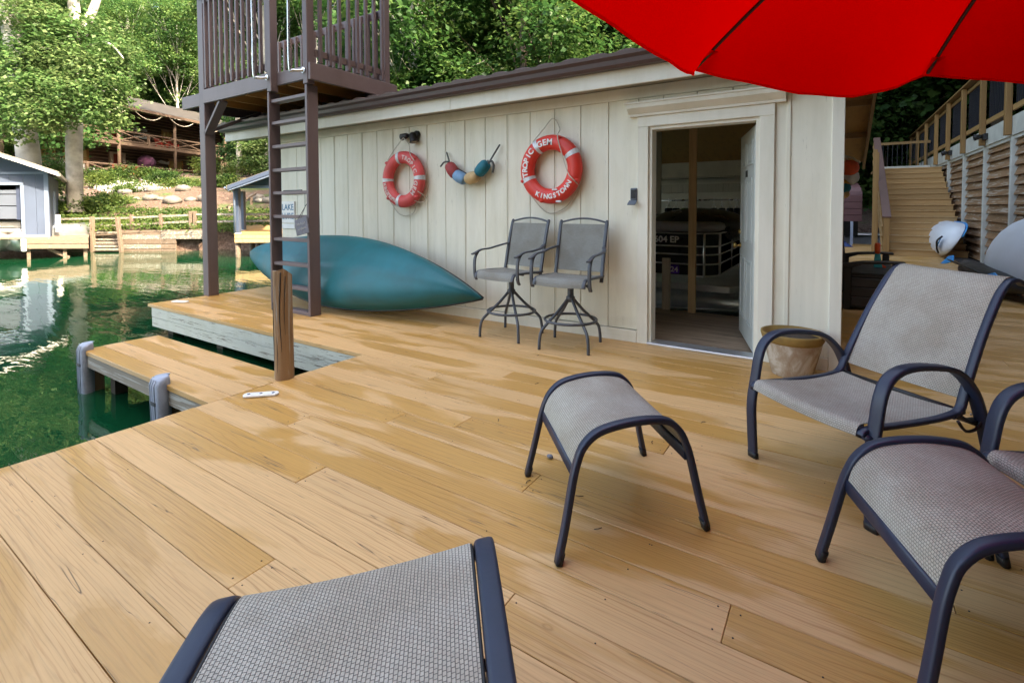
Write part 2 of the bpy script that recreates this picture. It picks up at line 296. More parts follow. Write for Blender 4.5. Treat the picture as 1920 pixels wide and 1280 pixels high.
# ---------------------------------------------------------------- geometry helpers
class G:
    def __init__(s): s.v = []; s.f = []; s.sm = []; s.uv = {}
    def add(s, vs, fs, smooth=False, uvs=None):
        b = len(s.v); s.v += [tuple(x) for x in vs]
        for i, f in enumerate(fs):
            if uvs is not None: s.uv[len(s.f)] = [uvs[k] for k in f]
            s.f.append(tuple(b+k for k in f)); s.sm.append(smooth)
        return s
    def box(s, x0, x1, y0, y1, z0, z1):
        return s.add([(x0, y0, z0), (x1, y0, z0), (x1, y1, z0), (x0, y1, z0), (x0, y0, z1), (x1, y0, z1), (x1, y1, z1), (x0, y1, z1)],
                     [(0, 3, 2, 1), (4, 5, 6, 7), (0, 1, 5, 4), (1, 2, 6, 5), (2, 3, 7, 6), (3, 0, 4, 7)])
    def hexa(s, pts): return s.add(pts, [(0, 3, 2, 1), (4, 5, 6, 7), (0, 1, 5, 4), (1, 2, 6, 5), (2, 3, 7, 6), (3, 0, 4, 7)])
    def beam(s, p, q, w, h, hint=(0, 0, 1)):
        p = Vector(p); q = Vector(q); t = (q-p).normalized(); a = t.cross(Vector(hint))
        if a.length < 1e-4: a = t.cross(Vector((1, 0, 0)))
        a.normalize(); b = a.cross(t); a = a*w/2; b = b*h/2
        return s.hexa([p-a-b, p+a-b, q+a-b, q-a-b, p-a+b, p+a+b, q+a+b, q-a+b])
    def prism(s, pts, off):
        off = Vector(off); n = len(pts); A = [Vector(p) for p in pts]
        return s.add(A+[p+off for p in A], [tuple(range(n-1, -1, -1)), tuple(range(n, 2*n))]+[(i, (i+1) % n, n+(i+1) % n, n+i) for i in range(n)])
    def tube(s, pts, rx, ry=None, seg=10, hint=(0, 0, 1), closed=False, box=False, rf=None):
        P = [Vector(p) for p in pts]; ry = ry or rx; n = len(P); rings = []; prev = None
        for i, p in enumerate(P):
            if closed: t = P[(i+1) % n]-P[i-1]
            else: t = P[min(i+1, n-1)]-P[max(i-1, 0)]
            t.normalize(); a = t.cross(Vector(hint))
            if a.length < .15: a = prev if prev is not None else t.cross(Vector((0.3, 1, 0.1)))
            a = (a-t*a.dot(t)).normalized()
            if prev is not None and a.dot(prev) < 0: a = -a
            prev = a.copy(); b = a.cross(t); k = rf(i/(n-1)) if rf else 1
            ring = []
            for j in range(seg):
                an = 2*PI*(j+.5)/seg; c, d = math.cos(an), math.sin(an)
                if box: c = math.copysign(abs(c)**.45, c); d = math.copysign(abs(d)**.45, d)
                ring.append(p+a*(c*rx*k)+b*(d*ry*k))
            rings += ring
        fs = []; m_ = n if closed else n-1
        for i in range(m_):
            for j in range(seg):
                k = (j+1) % seg; i2 = (i+1) % n; fs.append((i*seg+j, i*seg+k, i2*seg+k, i2*seg+j))
        s.add(rings, fs, True)
        if not closed:
            b = len(s.v)-n*seg; s.f.append(tuple(b+j for j in range(seg-1, -1, -1))); s.sm.append(False)
            s.f.append(tuple(b+(n-1)*seg+j for j in range(seg))); s.sm.append(False)
        return s
    def lathe(s, prof, c=(0, 0, 0), seg=24, M=None, smooth=True):
        vs = []; n = len(prof)
        for r_, z in prof:
            for j in range(seg):
                a = 2*PI*j/seg; v = Vector((r_*math.cos(a), r_*math.sin(a), z)); v = (M @ v) if M else v; vs.append(v+Vector(c))
        fs = [(i*seg+j, i*seg+(j+1) % seg, (i+1)*seg+(j+1) % seg, (i+1)*seg+j) for i in range(n-1) for j in range(seg)]
        s.add(vs, fs, smooth)
        b = len(s.v)-n*seg
        if prof[0][0] > 1e-5: s.f.append(tuple(b+j for j in range(seg-1, -1, -1))); s.sm.append(False)
        if prof[-1][0] > 1e-5: s.f.append(tuple(b+(n-1)*seg+j for j in range(seg))); s.sm.append(False)
        return s
    def grid(s, rows, uv=None, thick=None):
        n, m_ = len(rows), len(rows[0]); vs = [Vector(p) for r_ in rows for p in r_]
        fs = [(i*m_+j, i*m_+j+1, (i+1)*m_+j+1, (i+1)*m_+j) for i in range(n-1) for j in range(m_-1)]
        uvs = [p for r_ in uv for p in r_] if uv else None
        s.add(vs, fs, True, uvs)
        if thick:
            t = Vector(thick); s.add([v+t for v in vs], [tuple(reversed(f)) for f in fs], True, uvs)
            rim = [(0, j) for j in range(m_)]+[(i, m_-1) for i in range(1, n)]+[(n-1, j) for j in range(m_-2, -1, -1)]+[(i, 0) for i in range(n-2, 0, -1)]
            pr = [vs[i*m_+j] for i, j in rim]; k = len(pr); s.add(pr+[p+t for p in pr], [(i, (i+1) % k, k+(i+1) % k, k+i) for i in range(k)])
        return s
    def blob(s, c, rx, ry, rz, seg=12, rings=8, M=None, jit=0):
        prof = []
        vs = [];
        for i in range(rings+1):
            a = PI*i/rings
            for j in range(seg):
                b = 2*PI*j/seg; k = 1+random.uniform(-jit, jit)
                v = Vector((rx*math.sin(a)*math.cos(b)*k, ry*math.sin(a)*math.sin(b)*k, -rz*math.cos(a)*k)); vs.append((M @ v if M else v)+Vector(c))
        s.add(vs, [(i*seg+j, i*seg+(j+1) % seg, (i+1)*seg+(j+1) % seg, (i+1)*seg+j) for i in range(rings) for j in range(seg)], True); return s
    def mesh(s, name, mat, bevel=0, off=None):
        me = bpy.data.meshes.new(name)
        vs = s.v if off is None else [tuple(off @ Vector(v)) for v in s.v]
        me.from_pydata(vs, [], s.f); me.polygons.foreach_set('use_smooth', s.sm)
        if s.uv:
            ul = me.uv_layers.new(name='UVMap')
            for pi_, p in enumerate(me.polygons):
                if pi_ in s.uv:
                    for k, li in enumerate(p.loop_indices): ul.data[li].uv = s.uv[pi_][k]
        if bevel:
            bm = bmesh.new(); bm.from_mesh(me); bmesh.ops.remove_doubles(bm, verts=bm.verts, dist=1e-6)
            bmesh.ops.recalc_face_normals(bm, faces=bm.faces)
            ed = [e for e in bm.edges if len(e.link_faces) == 2 and e.calc_face_angle() > .5]
            bmesh.ops.bevel(bm, geom=ed, offset=bevel, segments=1, affect='EDGES'); bm.to_mesh(me); bm.free()
        me.materials.append(MATS[mat] if isinstance(mat, str) else mat); me.update(); return me

def link(name, me, parent=None):
    o = bpy.data.objects.new(name, me); COL.objects.link(o)
    if parent: o.parent = parent
    return o
def wmat(o):
    Mx = Matrix.Translation(o.location) @ o.rotation_euler.to_matrix().to_4x4()
    return (wmat(o.parent) @ Mx) if o.parent else Mx
def thing(name, label, cat, loc=(0, 0, 0), rotz=0, group=None):
    o = bpy.data.objects.new(name, None); COL.objects.link(o); o.location = loc; o.rotation_euler = (0, 0, rotz); o.empty_display_size = .1
    o['label'] = label; o['category'] = cat
    if group: o['group'] = group
    return o
def part(parent, name, g, mat, bevel=0, label=None, local=False, kind=None):
    off = None if local else wmat(parent).inverted()
    o = link(name, g.mesh(name, mat, bevel, off), parent)
    if label: o['label'] = label
    if kind: o['kind'] = kind
    return o
def solo(name, g, mat, label, cat, bevel=0, group=None, base=None):
    b = Vector(base) if base is not None else Vector(np.mean(np.array(g.v), axis=0))
    o = link(name, g.mesh(name, mat, bevel, Matrix.Translation(-b))); o.location = b
    o['label'] = label; o['category'] = cat
    if group: o['group'] = group
    return o
def struct(name, g, mat, kind='structure', bevel=0):
    o = link(name, g.mesh(name, mat, bevel)); o['kind'] = kind; return o
def dup(root, loc, rotz, label=None, scale=None):
    r_ = root.copy(); COL.objects.link(r_); r_.location = loc; r_.rotation_euler = (0, 0, rotz)
    if scale: r_.scale = (scale,)*3
    if label: r_['label'] = label
    for ch in list(root.children):
        c = ch.copy(); COL.objects.link(c); c.parent = r_
        for g in list(ch.children): d = g.copy(); COL.objects.link(d); d.parent = c
    return r_
def V(*a): return Vector(a)
def curve(pts, n=6):   # Catmull-Rom
    P = [Vector(p) for p in pts]; out = []
    for i in range(len(P)-1):
        a, b, c, d = P[max(i-1, 0)], P[i], P[i+1], P[min(i+2, len(P)-1)]
        for k in range(n):
            t = k/n; out.append(.5*((2*b)+(c-a)*t+(2*a-5*b+4*c-d)*t*t+(3*b-a-3*c+d)*t**3))
    return out+[P[-1]]
FONT = bpy.data.fonts.new if False else None
def textmesh(txt, size, ext=.001, bold=0.0):
    cu = bpy.data.curves.new('t', 'FONT'); cu.body = txt; cu.size = size; cu.extrude = ext; cu.align_x = 'CENTER'; cu.offset = bold; cu.resolution_u = 3
    o = bpy.data.objects.new('t', cu); COL.objects.link(o); dg = bpy.context.evaluated_depsgraph_get(); dg.update()
    me = bpy.data.meshes.new_from_object(o.evaluated_get(dg)); bpy.data.objects.remove(o, do_unlink=True)
    vs = [v.co.copy() for v in me.vertices]; fs = [tuple(p.vertices) for p in me.polygons]; bpy.data.meshes.remove(me); return vs, fs
def text(g, txt, size, M, ext=.001, bold=0.0):
    vs, fs = textmesh(txt, size, ext, bold); g.add([M @ v for v in vs], fs); return g
def frame(o, x, y):   # matrix with local x along x, local y along y, origin o
    x = Vector(x).normalized(); y = Vector(y).normalized(); z = x.cross(y)
    m_ = Matrix((x, y, z)).transposed().to_4x4(); m_.translation = Vector(o); return m_

# ================================================================ WATER AND GROUND
g = G(); g.add([LD(-90, -30, WATER), LD(60, -30, WATER), LD(60, 70, WATER), LD(-90, 70, WATER)], [(0, 1, 2, 3)]); struct('lake_water', g, 'lake_water')
def hn(x, y): return .5*math.sin(x*.31+1.3)+.5*math.sin(y*.27+x*.11)
def bank_h(L, D):
    D = D-.25*math.sin(L*.5) if L > -16 else D
    if D < 20.0: return -1.6
    if D < 24.5: h = .30+.30*(D-20)
    elif D < 43: h = 1.65+(D-24.5)*.135
    elif D < 50: h = 4.15+(D-43)*.05
    else: h = 4.5+max(0, D-50-max(0, min(1, (-L-13)/4))*(12.5 if L > -45 else 6))*.52
    return min(h, 30)+.16*hn(L*2.1, D*2.3)*min(1, (D-20)/3)
g = G(); Ls = [-75+1.5*i for i in range(94)]; Ds = [19.6, 20.0]+[20.6+.7*i for i in range(34)]+[45+2*i for i in range(34)]
g.grid([[LD(L, D, bank_h(L, D)) for L in Ls] for D in Ds]); struct('far_bank_ground', g, 'bank_ground')
def side_h(X): return min(2.55+.42*(X-3.0), 15)
g = G(); Xs = [3.02, 3.02, 4, 6, 9, 13, 18, 25, 34, 48, 70]
g.grid([[V(X, Y, -1.6 if i == 0 else side_h(X)+.25*hn(X, Y)*(X > 3.5)) for i, X in enumerate(Xs)] for Y in range(-24, 62, 3)]); struct('hillside_ground', g, 'bank_ground')
g = G(); g.add([LD(-90, -30, -1.7), LD(60, -30, -1.7), LD(60, 110, -1.7), LD(-90, 110, -1.7)], [(0, 1, 2, 3)]); struct('lake_bed', g, 'soil')

# ================================================================ DECK
P0, PW = .519, .1755
g = G()
g.box(-3.50, 2.80, -2.2, 4.68, -.26, -.045); g.box(-7.85, -3.6, 3.06, 4.66, -.26, -.045); g.box(-7.8, .0, 4.66, 4.80, -.3, -.045); g.box(.10, 2.80, 4.69, 21, -.26, -.045)
g.box(-5.8, -3.56, 1.74, 2.22, -.15, -.045)
for x in (-7.6, -6.3, -4.9, -3.75): g.box(x-.07, x+.07, 3.1, 3.24, -1.7, -.27); g.box(x-.07, x+.07, 4.3, 4.44, -1.7, -.27)
for y in (-1, .3, 1.2, 2.5): g.box(-3.44, -3.3, y, y+.14, -1.7, -.27)
for x in (-5.66, -4.4): g.box(x, x+.1, 1.80, 1.90, -1.7, -.16)
deck = struct('deck', g, 'joist')
def plank(x0, x1, y0, y1, z=0.0, mat='deck_stain', name='plank', par=None, th=.038):
    dz = random.uniform(-.0012, .0012); cx, cy = (x0+x1)/2, (y0+y1)/2; gg = G()
    gg.box(x0-cx+.0012, x1-cx-.0012, y0-cy+.0016, y1-cy-.0016, -th, 0)
    o = link(name, gg.mesh(name, mat, .0018), par or deck); o.location = (cx, cy, z+dz); return o
joints = {5: [-2.16, 1.4], 6: [-.27], 7: [-2.78, .9], 8: [-1.2], 4: [-.9], 9: [.35, -2.3], 10: [-1.9], 11: [.9], 12: [-.75], 13: [-2.6, 1.2], 3: [1.1], 2: [-1.75]}
for k in range(-14, 24):
    y0 = P0+PW*k; xl = -3.545 if k < 14 else -7.95-.03*random.random()
    js = joints.get(k) or ([random.uniform(.9, 2.2)] if k < 2 else sorted(random.uniform(xl+1.2, 2.2) for _ in range(1 if k < 14 else 2)))
    e = [xl-(.004*random.random())]+[j for j in sorted(js)]+[2.85]
    for a, b in zip(e, e[1:]): plank(a, b, y0, y0+PW)
for k in range(24, 42):
    y0 = P0+PW*k; j = random.uniform(.6, 2.3)
    for a, b in ((.055, j), (j, 2.85)): plank(a, b, y0, y0+PW)
g = G()
for k in range(42, 117):
    y0 = P0+PW*k; j = random.uniform(.6, 2.3)
    g.box(.055, j-.002, y0+.002, y0+PW-.002, -.038, 0); g.box(j+.002, 2.85, y0+.002, y0+PW-.002, -.038, 0)
part(deck, 'far_planking', g, 'deck_stain', kind='stuff')
for i in range(4): plank(-5.90, -3.548, 1.665+i*.157, 1.665+(i+1)*.157)
def board(par, name, p, q, w, h, mat, bevel=.003, hint=(0, 0, 1), label=None):
    return part(par, name, G().beam(p, q, w, h, hint), mat, bevel, label)
# peeling white skirt of the upper dock, two boards high, and edge boards
board(deck, 'skirt_board', (-7.86, 2.995, -.105), (-3.56, 2.995, -.105), .028, .126, 'skirt_paint')
board(deck, 'skirt_board', (-7.86, 2.998, -.235), (-5.9, 2.998, -.235), .028, .126, 'skirt_paint')
board(deck, 'skirt_board', (-5.895, 2.996, -.235), (-3.56, 2.996, -.235), .028, .126, 'skirt_paint')
board(deck, 'skirt_board', (-7.875, 3.03, -.16), (-7.875, 4.66, -.16), .028, .25, 'skirt_paint')
board(deck, 'edge_board', (-5.86, 1.69, -.10), (-3.56, 1.69, -.10), .03, .11, 'old_wood', label='grey weathered edge board of the narrow finger dock')
board(deck, 'edge_board', (-5.86, 2.27, -.10), (-3.56, 2.27, -.10), .03, .11, 'old_wood')
board(deck, 'edge_board', (-5.872, 1.70, -.10), (-5.872, 2.26, -.10), .03, .11, 'new_lumber')
board(deck, 'edge_board', (-3.515, -2.2, -.13), (-3.515, 1.64, -.13), .03, .16, 'old_wood'); board(deck, 'edge_board', (-3.515, 2.32, -.13), (-3.515, 2.97, -.13), .03, .16, 'skirt_paint')
# nail heads near joints
g = G()
for k, js in joints.items():
    for j in js:
        for dx in (-.03, .03):
            for dy in (.035, .14): g.lathe([(.0001, .0), (.003, .0), (.003, .0016), (.0001, .0019)], (j+dx+random.uniform(-.008, .008), P0+PW*k+dy, .0), 6)
for _ in range(90):
    k = random.randint(-2, 22); x = random.uniform(-3.2, 2.0); g.lathe([(.0001, 0), (.0026, 0), (.0026, .0015), (.0001, .0018)], (round(x/.6)*.6+random.uniform(-.03, .03), P0+PW*k+random.choice((.035, .14)), 0), 6)
part(deck, 'nail_heads', g, 'rubber', kind='stuff')

# ================================================================ BOATHOUSE
YW = 4.70
bh = thing('boathouse', 'cream board sided boathouse with brown gutter and an open white door', 'boathouse', (-3.7, YW, 0))
wall = part(bh, 'front_wall', G().box(-7.5, -1.60, YW+.028, YW+.10, .0, 2.44).box(-.42, .02, YW+.028, YW+.10, 0, 2.44).box(-1.60, -.42, YW+.028, YW+.10, 2.14, 2.44), 'interior_wall')
seams = [-2.209-.3045*i for i in range(17, -1, -1)]+[-1.905]
def sid(a, b, z0, z1, par=None, y=YW, name='siding_board'):
    c = (a+b)/2; gg = G().box(a-c+.003, b-c-.003, 0, .028, z0, z1); o = link(name, gg.mesh(name, 'siding_paint', .0025), par or wall)
    o.location = V(c, y, 0)-bh.location-(wall.location if par is None else V(0, 0, 0)); return o
seams[0] = -7.5
for a, b in zip(seams, seams[1:]): sid(a, b, .12, 2.36)
sid(-1.905, -1.60, .12, 2.36)
sid(-1.60, -1.36, 2.285, 2.36); sid(-1.36, -1.06, 2.285, 2.36); sid(-1.06, -.76, 2.285, 2.36); sid(-.76, -.42, 2.285, 2.36)
sid(-.455, -.325, .10, 2.36); sid(-.325, -.02, .10, 2.36)
part(wall, 'batten', G().box(-.345, -.315, YW-.012, YW, .10, 2.36), 'siding_paint', .002)
for s_ in seams[2:-1:2]: part(wall, 'batten', G().box(s_+.012, s_+.017, YW-.004, YW, .12, 2.36), 'siding_paint')
part(bh, 'frieze_board', G().box(-7.5, .03, YW-.018, YW, 2.36, 2.47), 'trim_paint', .003)
cb = part(bh, 'corner_board', G().box(-.03, .055, YW-.02, YW+.06, .0, 2.45), 'trim_paint_upright', .004)
part(bh, 'base_trim', G().box(-7.5, -1.60, YW-.035, YW, .0, .115), 'trim_paint', .004)
part(bh, 'base_trim', G().box(-.43, -.031, YW-.03, YW, .0, .10), 'trim_paint', .004)
# side and rear walls; unseen gaps are added to let daylight into the interior
part(bh, 'side_wall', G().box(-.02, .05, YW+.06, 9.35, 0, 2.2).box(-.02, .05, 11.0, 11.2, 0, 2.2).prism([(-.02, YW+.06, 2.2), (-.02, 11.2, 2.2), (-.02, 11.2, 2.15), (-.02, 8, 3.1), (-.02, YW+.06, 2.5)], (.07, 0, 0)), 'siding_paint')
part(bh, 'side_wall', G().box(-7.5, -7.44, YW+.10, 5.1, 0, 2.45), 'siding_paint')
iw = part(bh, 'rear_wall', G().box(-3.3, .0, 11.2, 11.26, -.6, 2.3), 'interior_wall')
# door casing, cornice
part(bh, 'door_casing', G().box(-1.60, -1.495, YW-.03, YW+.02, .0, 2.08), 'trim_paint_upright', .004)
part(bh, 'door_casing', G().box(-.545, -.43, YW-.03, YW+.02, .0, 2.08), 'trim_paint_upright', .004)
part(bh, 'door_casing', G().box(-1.60, -.43, YW-.031, YW+.02, 2.08, 2.18), 'trim_paint', .004)
part(bh, 'door_jamb', G().box(-1.495, -1.465, YW-.005, YW+.13, .0, 2.05), 'trim_paint_upright', .003)
part(bh, 'door_jamb', G().box(-.575, -.545, YW-.005, YW+.13, .0, 2.05), 'trim_paint_upright', .003)
part(bh, 'door_jamb', G().box(-1.495, -.545, YW-.005, YW+.13, 2.05, 2.08), 'trim_paint', .003)
prof = [(YW-.031, 2.18), (YW-.05, 2.18), (YW-.055, 2.20), (YW-.075, 2.215), (YW-.115, 2.25), (YW-.12, 2.285), (YW+.0, 2.285), (YW+.0, 2.18)]
part(bh, 'cornice', G().prism([(-1.68, y, z) for y, z in prof], (1.33, 0, 0)), 'trim_paint')
part(bh, 'cornice_cap', G().box(-1.70, -.33, YW-.13, YW, 2.286, 2.305), 'trim_paint', .004)
part(bh, 'threshold', G().box(-1.50, -.54, YW-.045, YW+.13, .002, .022), 'alloy', .004)
# door leaf swung inward on its right hinges
dl = part(bh, 'door', G().box(-.022, .022, -.86, 0, .03, 2.03), 'door_paint', .003, local=True)
dl.location = V(-.575, YW+.115, 0)-bh.location; dl.rotation_euler = (0, 0, R(195.7))
def dp(y0, y1, z0, z1):
    for s_ in (-1, 1):
        gg = G(); a = s_*.0225; b = s_*.030
        for yy0, yy1, zz0, zz1 in ((y0, y1, z0, z0+.018), (y0, y1, z1-.018, z1), (y0, y0+.018, z0+.018, z1-.018), (y1-.018, y1, z0+.018, z1-.018)):
            gg.box(min(a, b), max(a, b), yy0, yy1, zz0, zz1)
        gg.box(min(a, s_*.027), max(a, s_*.027), y0+.035, y1-.035, z0+.035, z1-.035)
        part(dl, 'door_panel', gg, 'door_paint', .002, local=True)
for y0, y1 in ((-.76, -.48), (-.38, -.10)):
    dp(y0, y1, .22, .82); dp(y0, y1, .98, 1.58); dp(y0, y1, 1.70, 1.92)
for s_ in (-1, 1):
    M_ = Matrix.Rotation(R(90)*s_, 4, 'Y').to_3x3()
    part(dl, 'door_knob', G().lathe([(.03, .0), (.03, .006), (.011, .012), (.011, .035), (.027, .045), (.031, .058), (.024, .072), (0, .076)], (s_*.022, -.80, .92), 16, M_), 'brass', local=True)
    part(dl, 'deadbolt', G().lathe([(.028, .0), (.028, .008), (.018, .02), (0, .022)], (s_*.022, -.80, 1.06), 16, M_), 'brass', local=True)
part(dl, 'number_plate', G().box(-.030, -.022, -.47, -.39, 1.60, 1.66).box(.022, .030, -.47, -.39, 1.60, 1.66), 'rubber', local=True)
for z in (.30, 1.02, 1.74): part(bh, 'hinge', G().box(-.579, -.574, YW+.02, YW+.10, z, z+.10).lathe([(.007, 0), (.007, .1)], (-.577, YW+.105, z), 8), 'alloy')
# roof, eaves
ov0, ov1 = -8.6, .46
rf = part(bh, 'roof', G().hexa([(ov0, 4.31, 2.65), (ov1, 4.31, 2.65), (ov1, 7.9, 3.25), (ov0, 7.9, 3.25), (ov0, 4.31, 2.69), (ov1, 4.31, 2.69), (ov1, 7.9, 3.29), (ov0, 7.9, 3.29)])
          .hexa([(ov0, 7.9, 3.25), (ov1, 7.9, 3.25), (ov1, 11.6, 2.16), (ov0, 11.6, 2.16), (ov0, 7.9, 3.29), (ov1, 7.9, 3.29), (ov1, 11.6, 2.20), (ov0, 11.6, 2.20)]), 'soffit_ply')
for i in range(33):
    x = ov0+.14+i*.275; pts = curve([(x-.13, 0, .0), (x-.07, 0, .028), (x, 0, .034), (x+.07, 0, .028), (x+.13, 0, 0)], 2)
    gg = G().prism([V(p.x, 4.30, 2.694+p.z) for p in pts], (0, 3.58, .60)); part(rf, 'roof_tile', gg, 'roof_tile')
part(bh, 'fascia', G().box(ov0, -3.7, 4.395, 4.42, 2.43, 2.60), 'trim_paint', .003); part(bh, 'fascia', G().box(-3.696, .44, 4.395, 4.42, 2.43, 2.60), 'trim_paint', .003)
part(bh, 'soffit', G().box(ov0, -.0, 4.42, YW+.02, 2.475, 2.487), 'tan_soffit')
gp = [(4.39, 2.575), (4.32, 2.575), (4.295, 2.60), (4.285, 2.64), (4.255, 2.665), (4.250, 2.695), (4.262, 2.695), (4.268, 2.670), (4.298, 2.648), (4.308, 2.606), (4.325, 2.588), (4.38, 2.588), (4.38, 2.69), (4.39, 2.69)]
part(bh, 'gutter', G().prism([(ov0-.02, y, z) for y, z in gp], (9.05, 0, 0)), 'gutter_brown')
g = G()
for x in np.arange(ov0+.5, .3, .75): g.box(x, x+.03, 4.262, 4.39, 2.668, 2.674)
part(bh, 'gutter_straps', g, 'gutter_brown', kind='stuff')
for x in (.40,):
    part(bh, 'rake_board', G().hexa([(.42, 4.42, 2.46), (.46, 4.42, 2.46), (.46, 7.9, 3.05), (.42, 7.9, 3.05), (.42, 4.42, 2.60), (.46, 4.42, 2.60), (.46, 7.9, 3.2), (.42, 7.9, 3.2)]), 'cedar_rail')
    part(bh, 'rake_board', G().hexa([(.42, 7.9, 3.05), (.46, 7.9, 3.05), (.46, 11.6, 2.02), (.42, 11.6, 2.02), (.42, 7.9, 3.2), (.46, 7.9, 3.2), (.46, 11.6, 2.16), (.42, 11.6, 2.16)]), 'cedar_rail')
for y in (5.4, 6.6, 7.8, 9.0, 10.2):
    z = 2.6+(y-4.3)*.1667 if y < 7.9 else 3.2-(y-7.9)*.281
    part(bh, 'lookout_block', G().box(.055, .42, y, y+.04, z-.09, z-.002), 'cedar_rail')
# inside: floor, studs, shelf, rail of hangers
ifl = part(bh, 'interior_floor', G().box(-3.0, -.1, 4.84, 6.46, -.3, -.036), 'interior_dark')
for i in range(9): o = plank(-3.0, -.1, 4.835+i*.18, 4.835+(i+1)*.18, -.002, 'inner_floor', 'floor_plank', ifl, .03); o.location -= bh.location+ifl.location
part(bh, 'stud', G().box(-1.525, -1.435, 6.36, 6.40, -.02, 2.45), 'new_lumber', .003)
part(bh, 'short_stud', G().box(-1.86, -1.76, 6.40, 6.44, -.02, .66), 'grey_stud', .003)
for x, y, z0 in ((-2.62, 8.6, .9), (-3.3, 9.2, .6), (-2.9, 8.0, 1.5)): part(bh, 'stud', G().box(x, x+.09, y, y+.04, z0, 2.6), 'grey_stud')
part(bh, 'wall_stud', G().box(-1.30, -1.24, 11.1, 11.19, 0, 2.2), 'grey_stud'); part(bh, 'shelf', G().box(-4, -.3, 10.9, 11.19, 1.92, 1.95).box(-4, -.3, 11.15, 11.19, 1.62, 1.80), 'grey_stud')
g = G().tube([(-4, 10.6, 1.45), (-1.3, 10.6, 1.45)], .016, seg=8); part(bh, 'clothes_rail', g, 'steel')
for i, (x, mt_) in enumerate(((-1.62, 'cloth_dark'), (-1.75, 'cloth_dark'), (-1.90, 'cloth_dark'), (-2.62, 'vest_green'), (-2.8, 'cloth_dark'), (-2.95, 'cloth_dark'), (-2.05, 'cloth_dark'))):
    rt_ = thing('hanging_vest', ('dark life vest on the rail inside the boathouse' if mt_ == 'cloth_dark' else 'lime green vest hanging on the rail inside the dark boathouse'), 'vest', (x, 10.6, 1.43), 0, 'vests on the clothes rail' if mt_ == 'cloth_dark' else None)
    part(rt_, 'hanger', G().tube(curve([(x, 10.6, 1.49), (x, 10.62, 1.44), (x, 10.6, 1.38), (x, 10.42, 1.28), (x, 10.78, 1.28), (x, 10.6, 1.38)], 3), .006, seg=5), 'print_white')
    g = G().prism([(x-.03, 10.4, 1.29), (x-.03, 10.8, 1.29), (x-.03, 10.83, .82), (x-.03, 10.37, .84)], (.07, 0, 0)); part(rt_, 'vest_body', g, mt_, .02)

# ================================================================ LOOKOUT PLATFORM AND ITS LADDER
tw = thing('lookout_platform', 'brown painted raised platform on posts standing on the upper dock', 'platform', (-6.6, 3.79, 0))
XL, XR, YF, YB = -7.97, -5.25, 3.74, 5.02
part(tw, 'post', G().box(-8.0, -7.845, 3.72, 3.87, 0, 4.75), 'brown_paint', .006)
ZB, ZT = 2.86, 3.03
part(tw, 'front_beam', G().box(-8.62, -8.005, 3.76, 3.80, ZB, ZT+.02), 'brown_paint_long', .004)
part(tw, 'front_beam', G().box(-7.84, -6.115, 3.70, 3.74, ZB, ZT+.03), 'brown_paint_long', .004)
part(tw, 'front_beam', G().box(-6.03, -5.36, 3.745, 3.785, ZB+.03, ZT+.02), 'brown_paint_long', .004)
part(tw, 'side_beam', G().box(-5.255, -5.215, 3.66, YB, ZB-.02, ZT+.01), 'brown_paint_long', .004)
part(tw, 'side_beam', G().box(-8.62, -8.58, 3.81, YB, ZB, ZT), 'brown_paint_long', .004)
part(tw, 'rear_beam', G().box(-8.62, -5.22, YB, YB+.04, ZB, ZT), 'brown_paint_long', .004)
for i in range(6): x = -7.9+i*.5; part(tw, 'joist', G().box(x, x+.04, 3.81, YB, ZB+.02, ZT-.005), 'soffit_ply')
for i in range(9): y = 3.80+i*.137; part(tw, 'floor_board', G().box(-8.6, -5.26, y, y+.132, ZT, ZT+.028), 'brown_paint_long')
part(tw, 'knee_brace', G().beam((-7.87, 3.78, 2.42), (-7.42, 3.78, 2.86), .045, .12, (0, 1, 0)), 'brown_paint', .004)
part(tw, 'cross_brace', G().beam((-7.92, 3.88, 2.5), (-7.92, 4.6, 2.86), .045, .12, (1, 0, 0)), 'brown_paint', .004)
RZ = 4.42
for x0, x1, z in ((-7.845, -6.115, RZ),): part(tw, 'top_rail', G().box(x0, x1, 3.72, 3.76, RZ-.10, RZ), 'brown_paint_long', .003); part(tw, 'cap_rail', G().box(x0-.16, x1+.02, 3.68, 3.82, RZ, RZ+.035), 'brown_paint_long', .003); part(tw, 'bottom_rail', G().box(x0, x1, 3.745, 3.785, 3.13, 3.21), 'brown_paint_long', .003)
for i in range(12): x = -7.78+i*.142; part(tw, 'baluster', G().box(x, x+.04, 3.70, 3.74, 3.075, RZ-.01), 'brown_paint', .003)
for x in (-6.115, -5.36):   # ladder rails carry on up as gate posts
    part(tw, 'gate_post', G().box(x, x+.09, 3.66, 3.76, 2.80, 4.75), 'brown_paint', .005)
part(tw, 'corner_post', G().box(-5.34, -5.25, 4.86, 4.95, 3.04, 4.75), 'brown_paint', .004)
part(tw, 'top_rail', G().box(-5.285, -5.25, 3.77, 4.86, RZ-.10, RZ), 'brown_paint_long', .003); part(tw, 'cap_rail', G().box(-5.36, -5.22, 3.77, 5.02, RZ, RZ+.035), 'brown_paint_long', .003)
part(tw, 'bottom_rail', G().box(-5.30, -5.265, 3.77, 4.86, 3.14, 3.22), 'brown_paint_long', .003)
for i in range(8): y = 3.80+i*.14; part(tw, 'baluster', G().box(-5.26, -5.22, y, y+.04, 3.06, RZ-.01), 'brown_paint', .003)
part(tw, 'top_rail', G().box(-7.95, -5.34, 4.90, 4.94, 3.98, 4.08), 'brown_paint_long', .003); part(tw, 'bottom_rail', G().box(-7.95, -5.34, 4.90, 4.94, 3.12, 3.20), 'brown_paint_long', .003)
for i in range(17): x = -7.95+i*.155; part(tw, 'baluster', G().box(x, x+.04, 4.86, 4.90, 3.07, 4.06), 'brown_paint', .003)
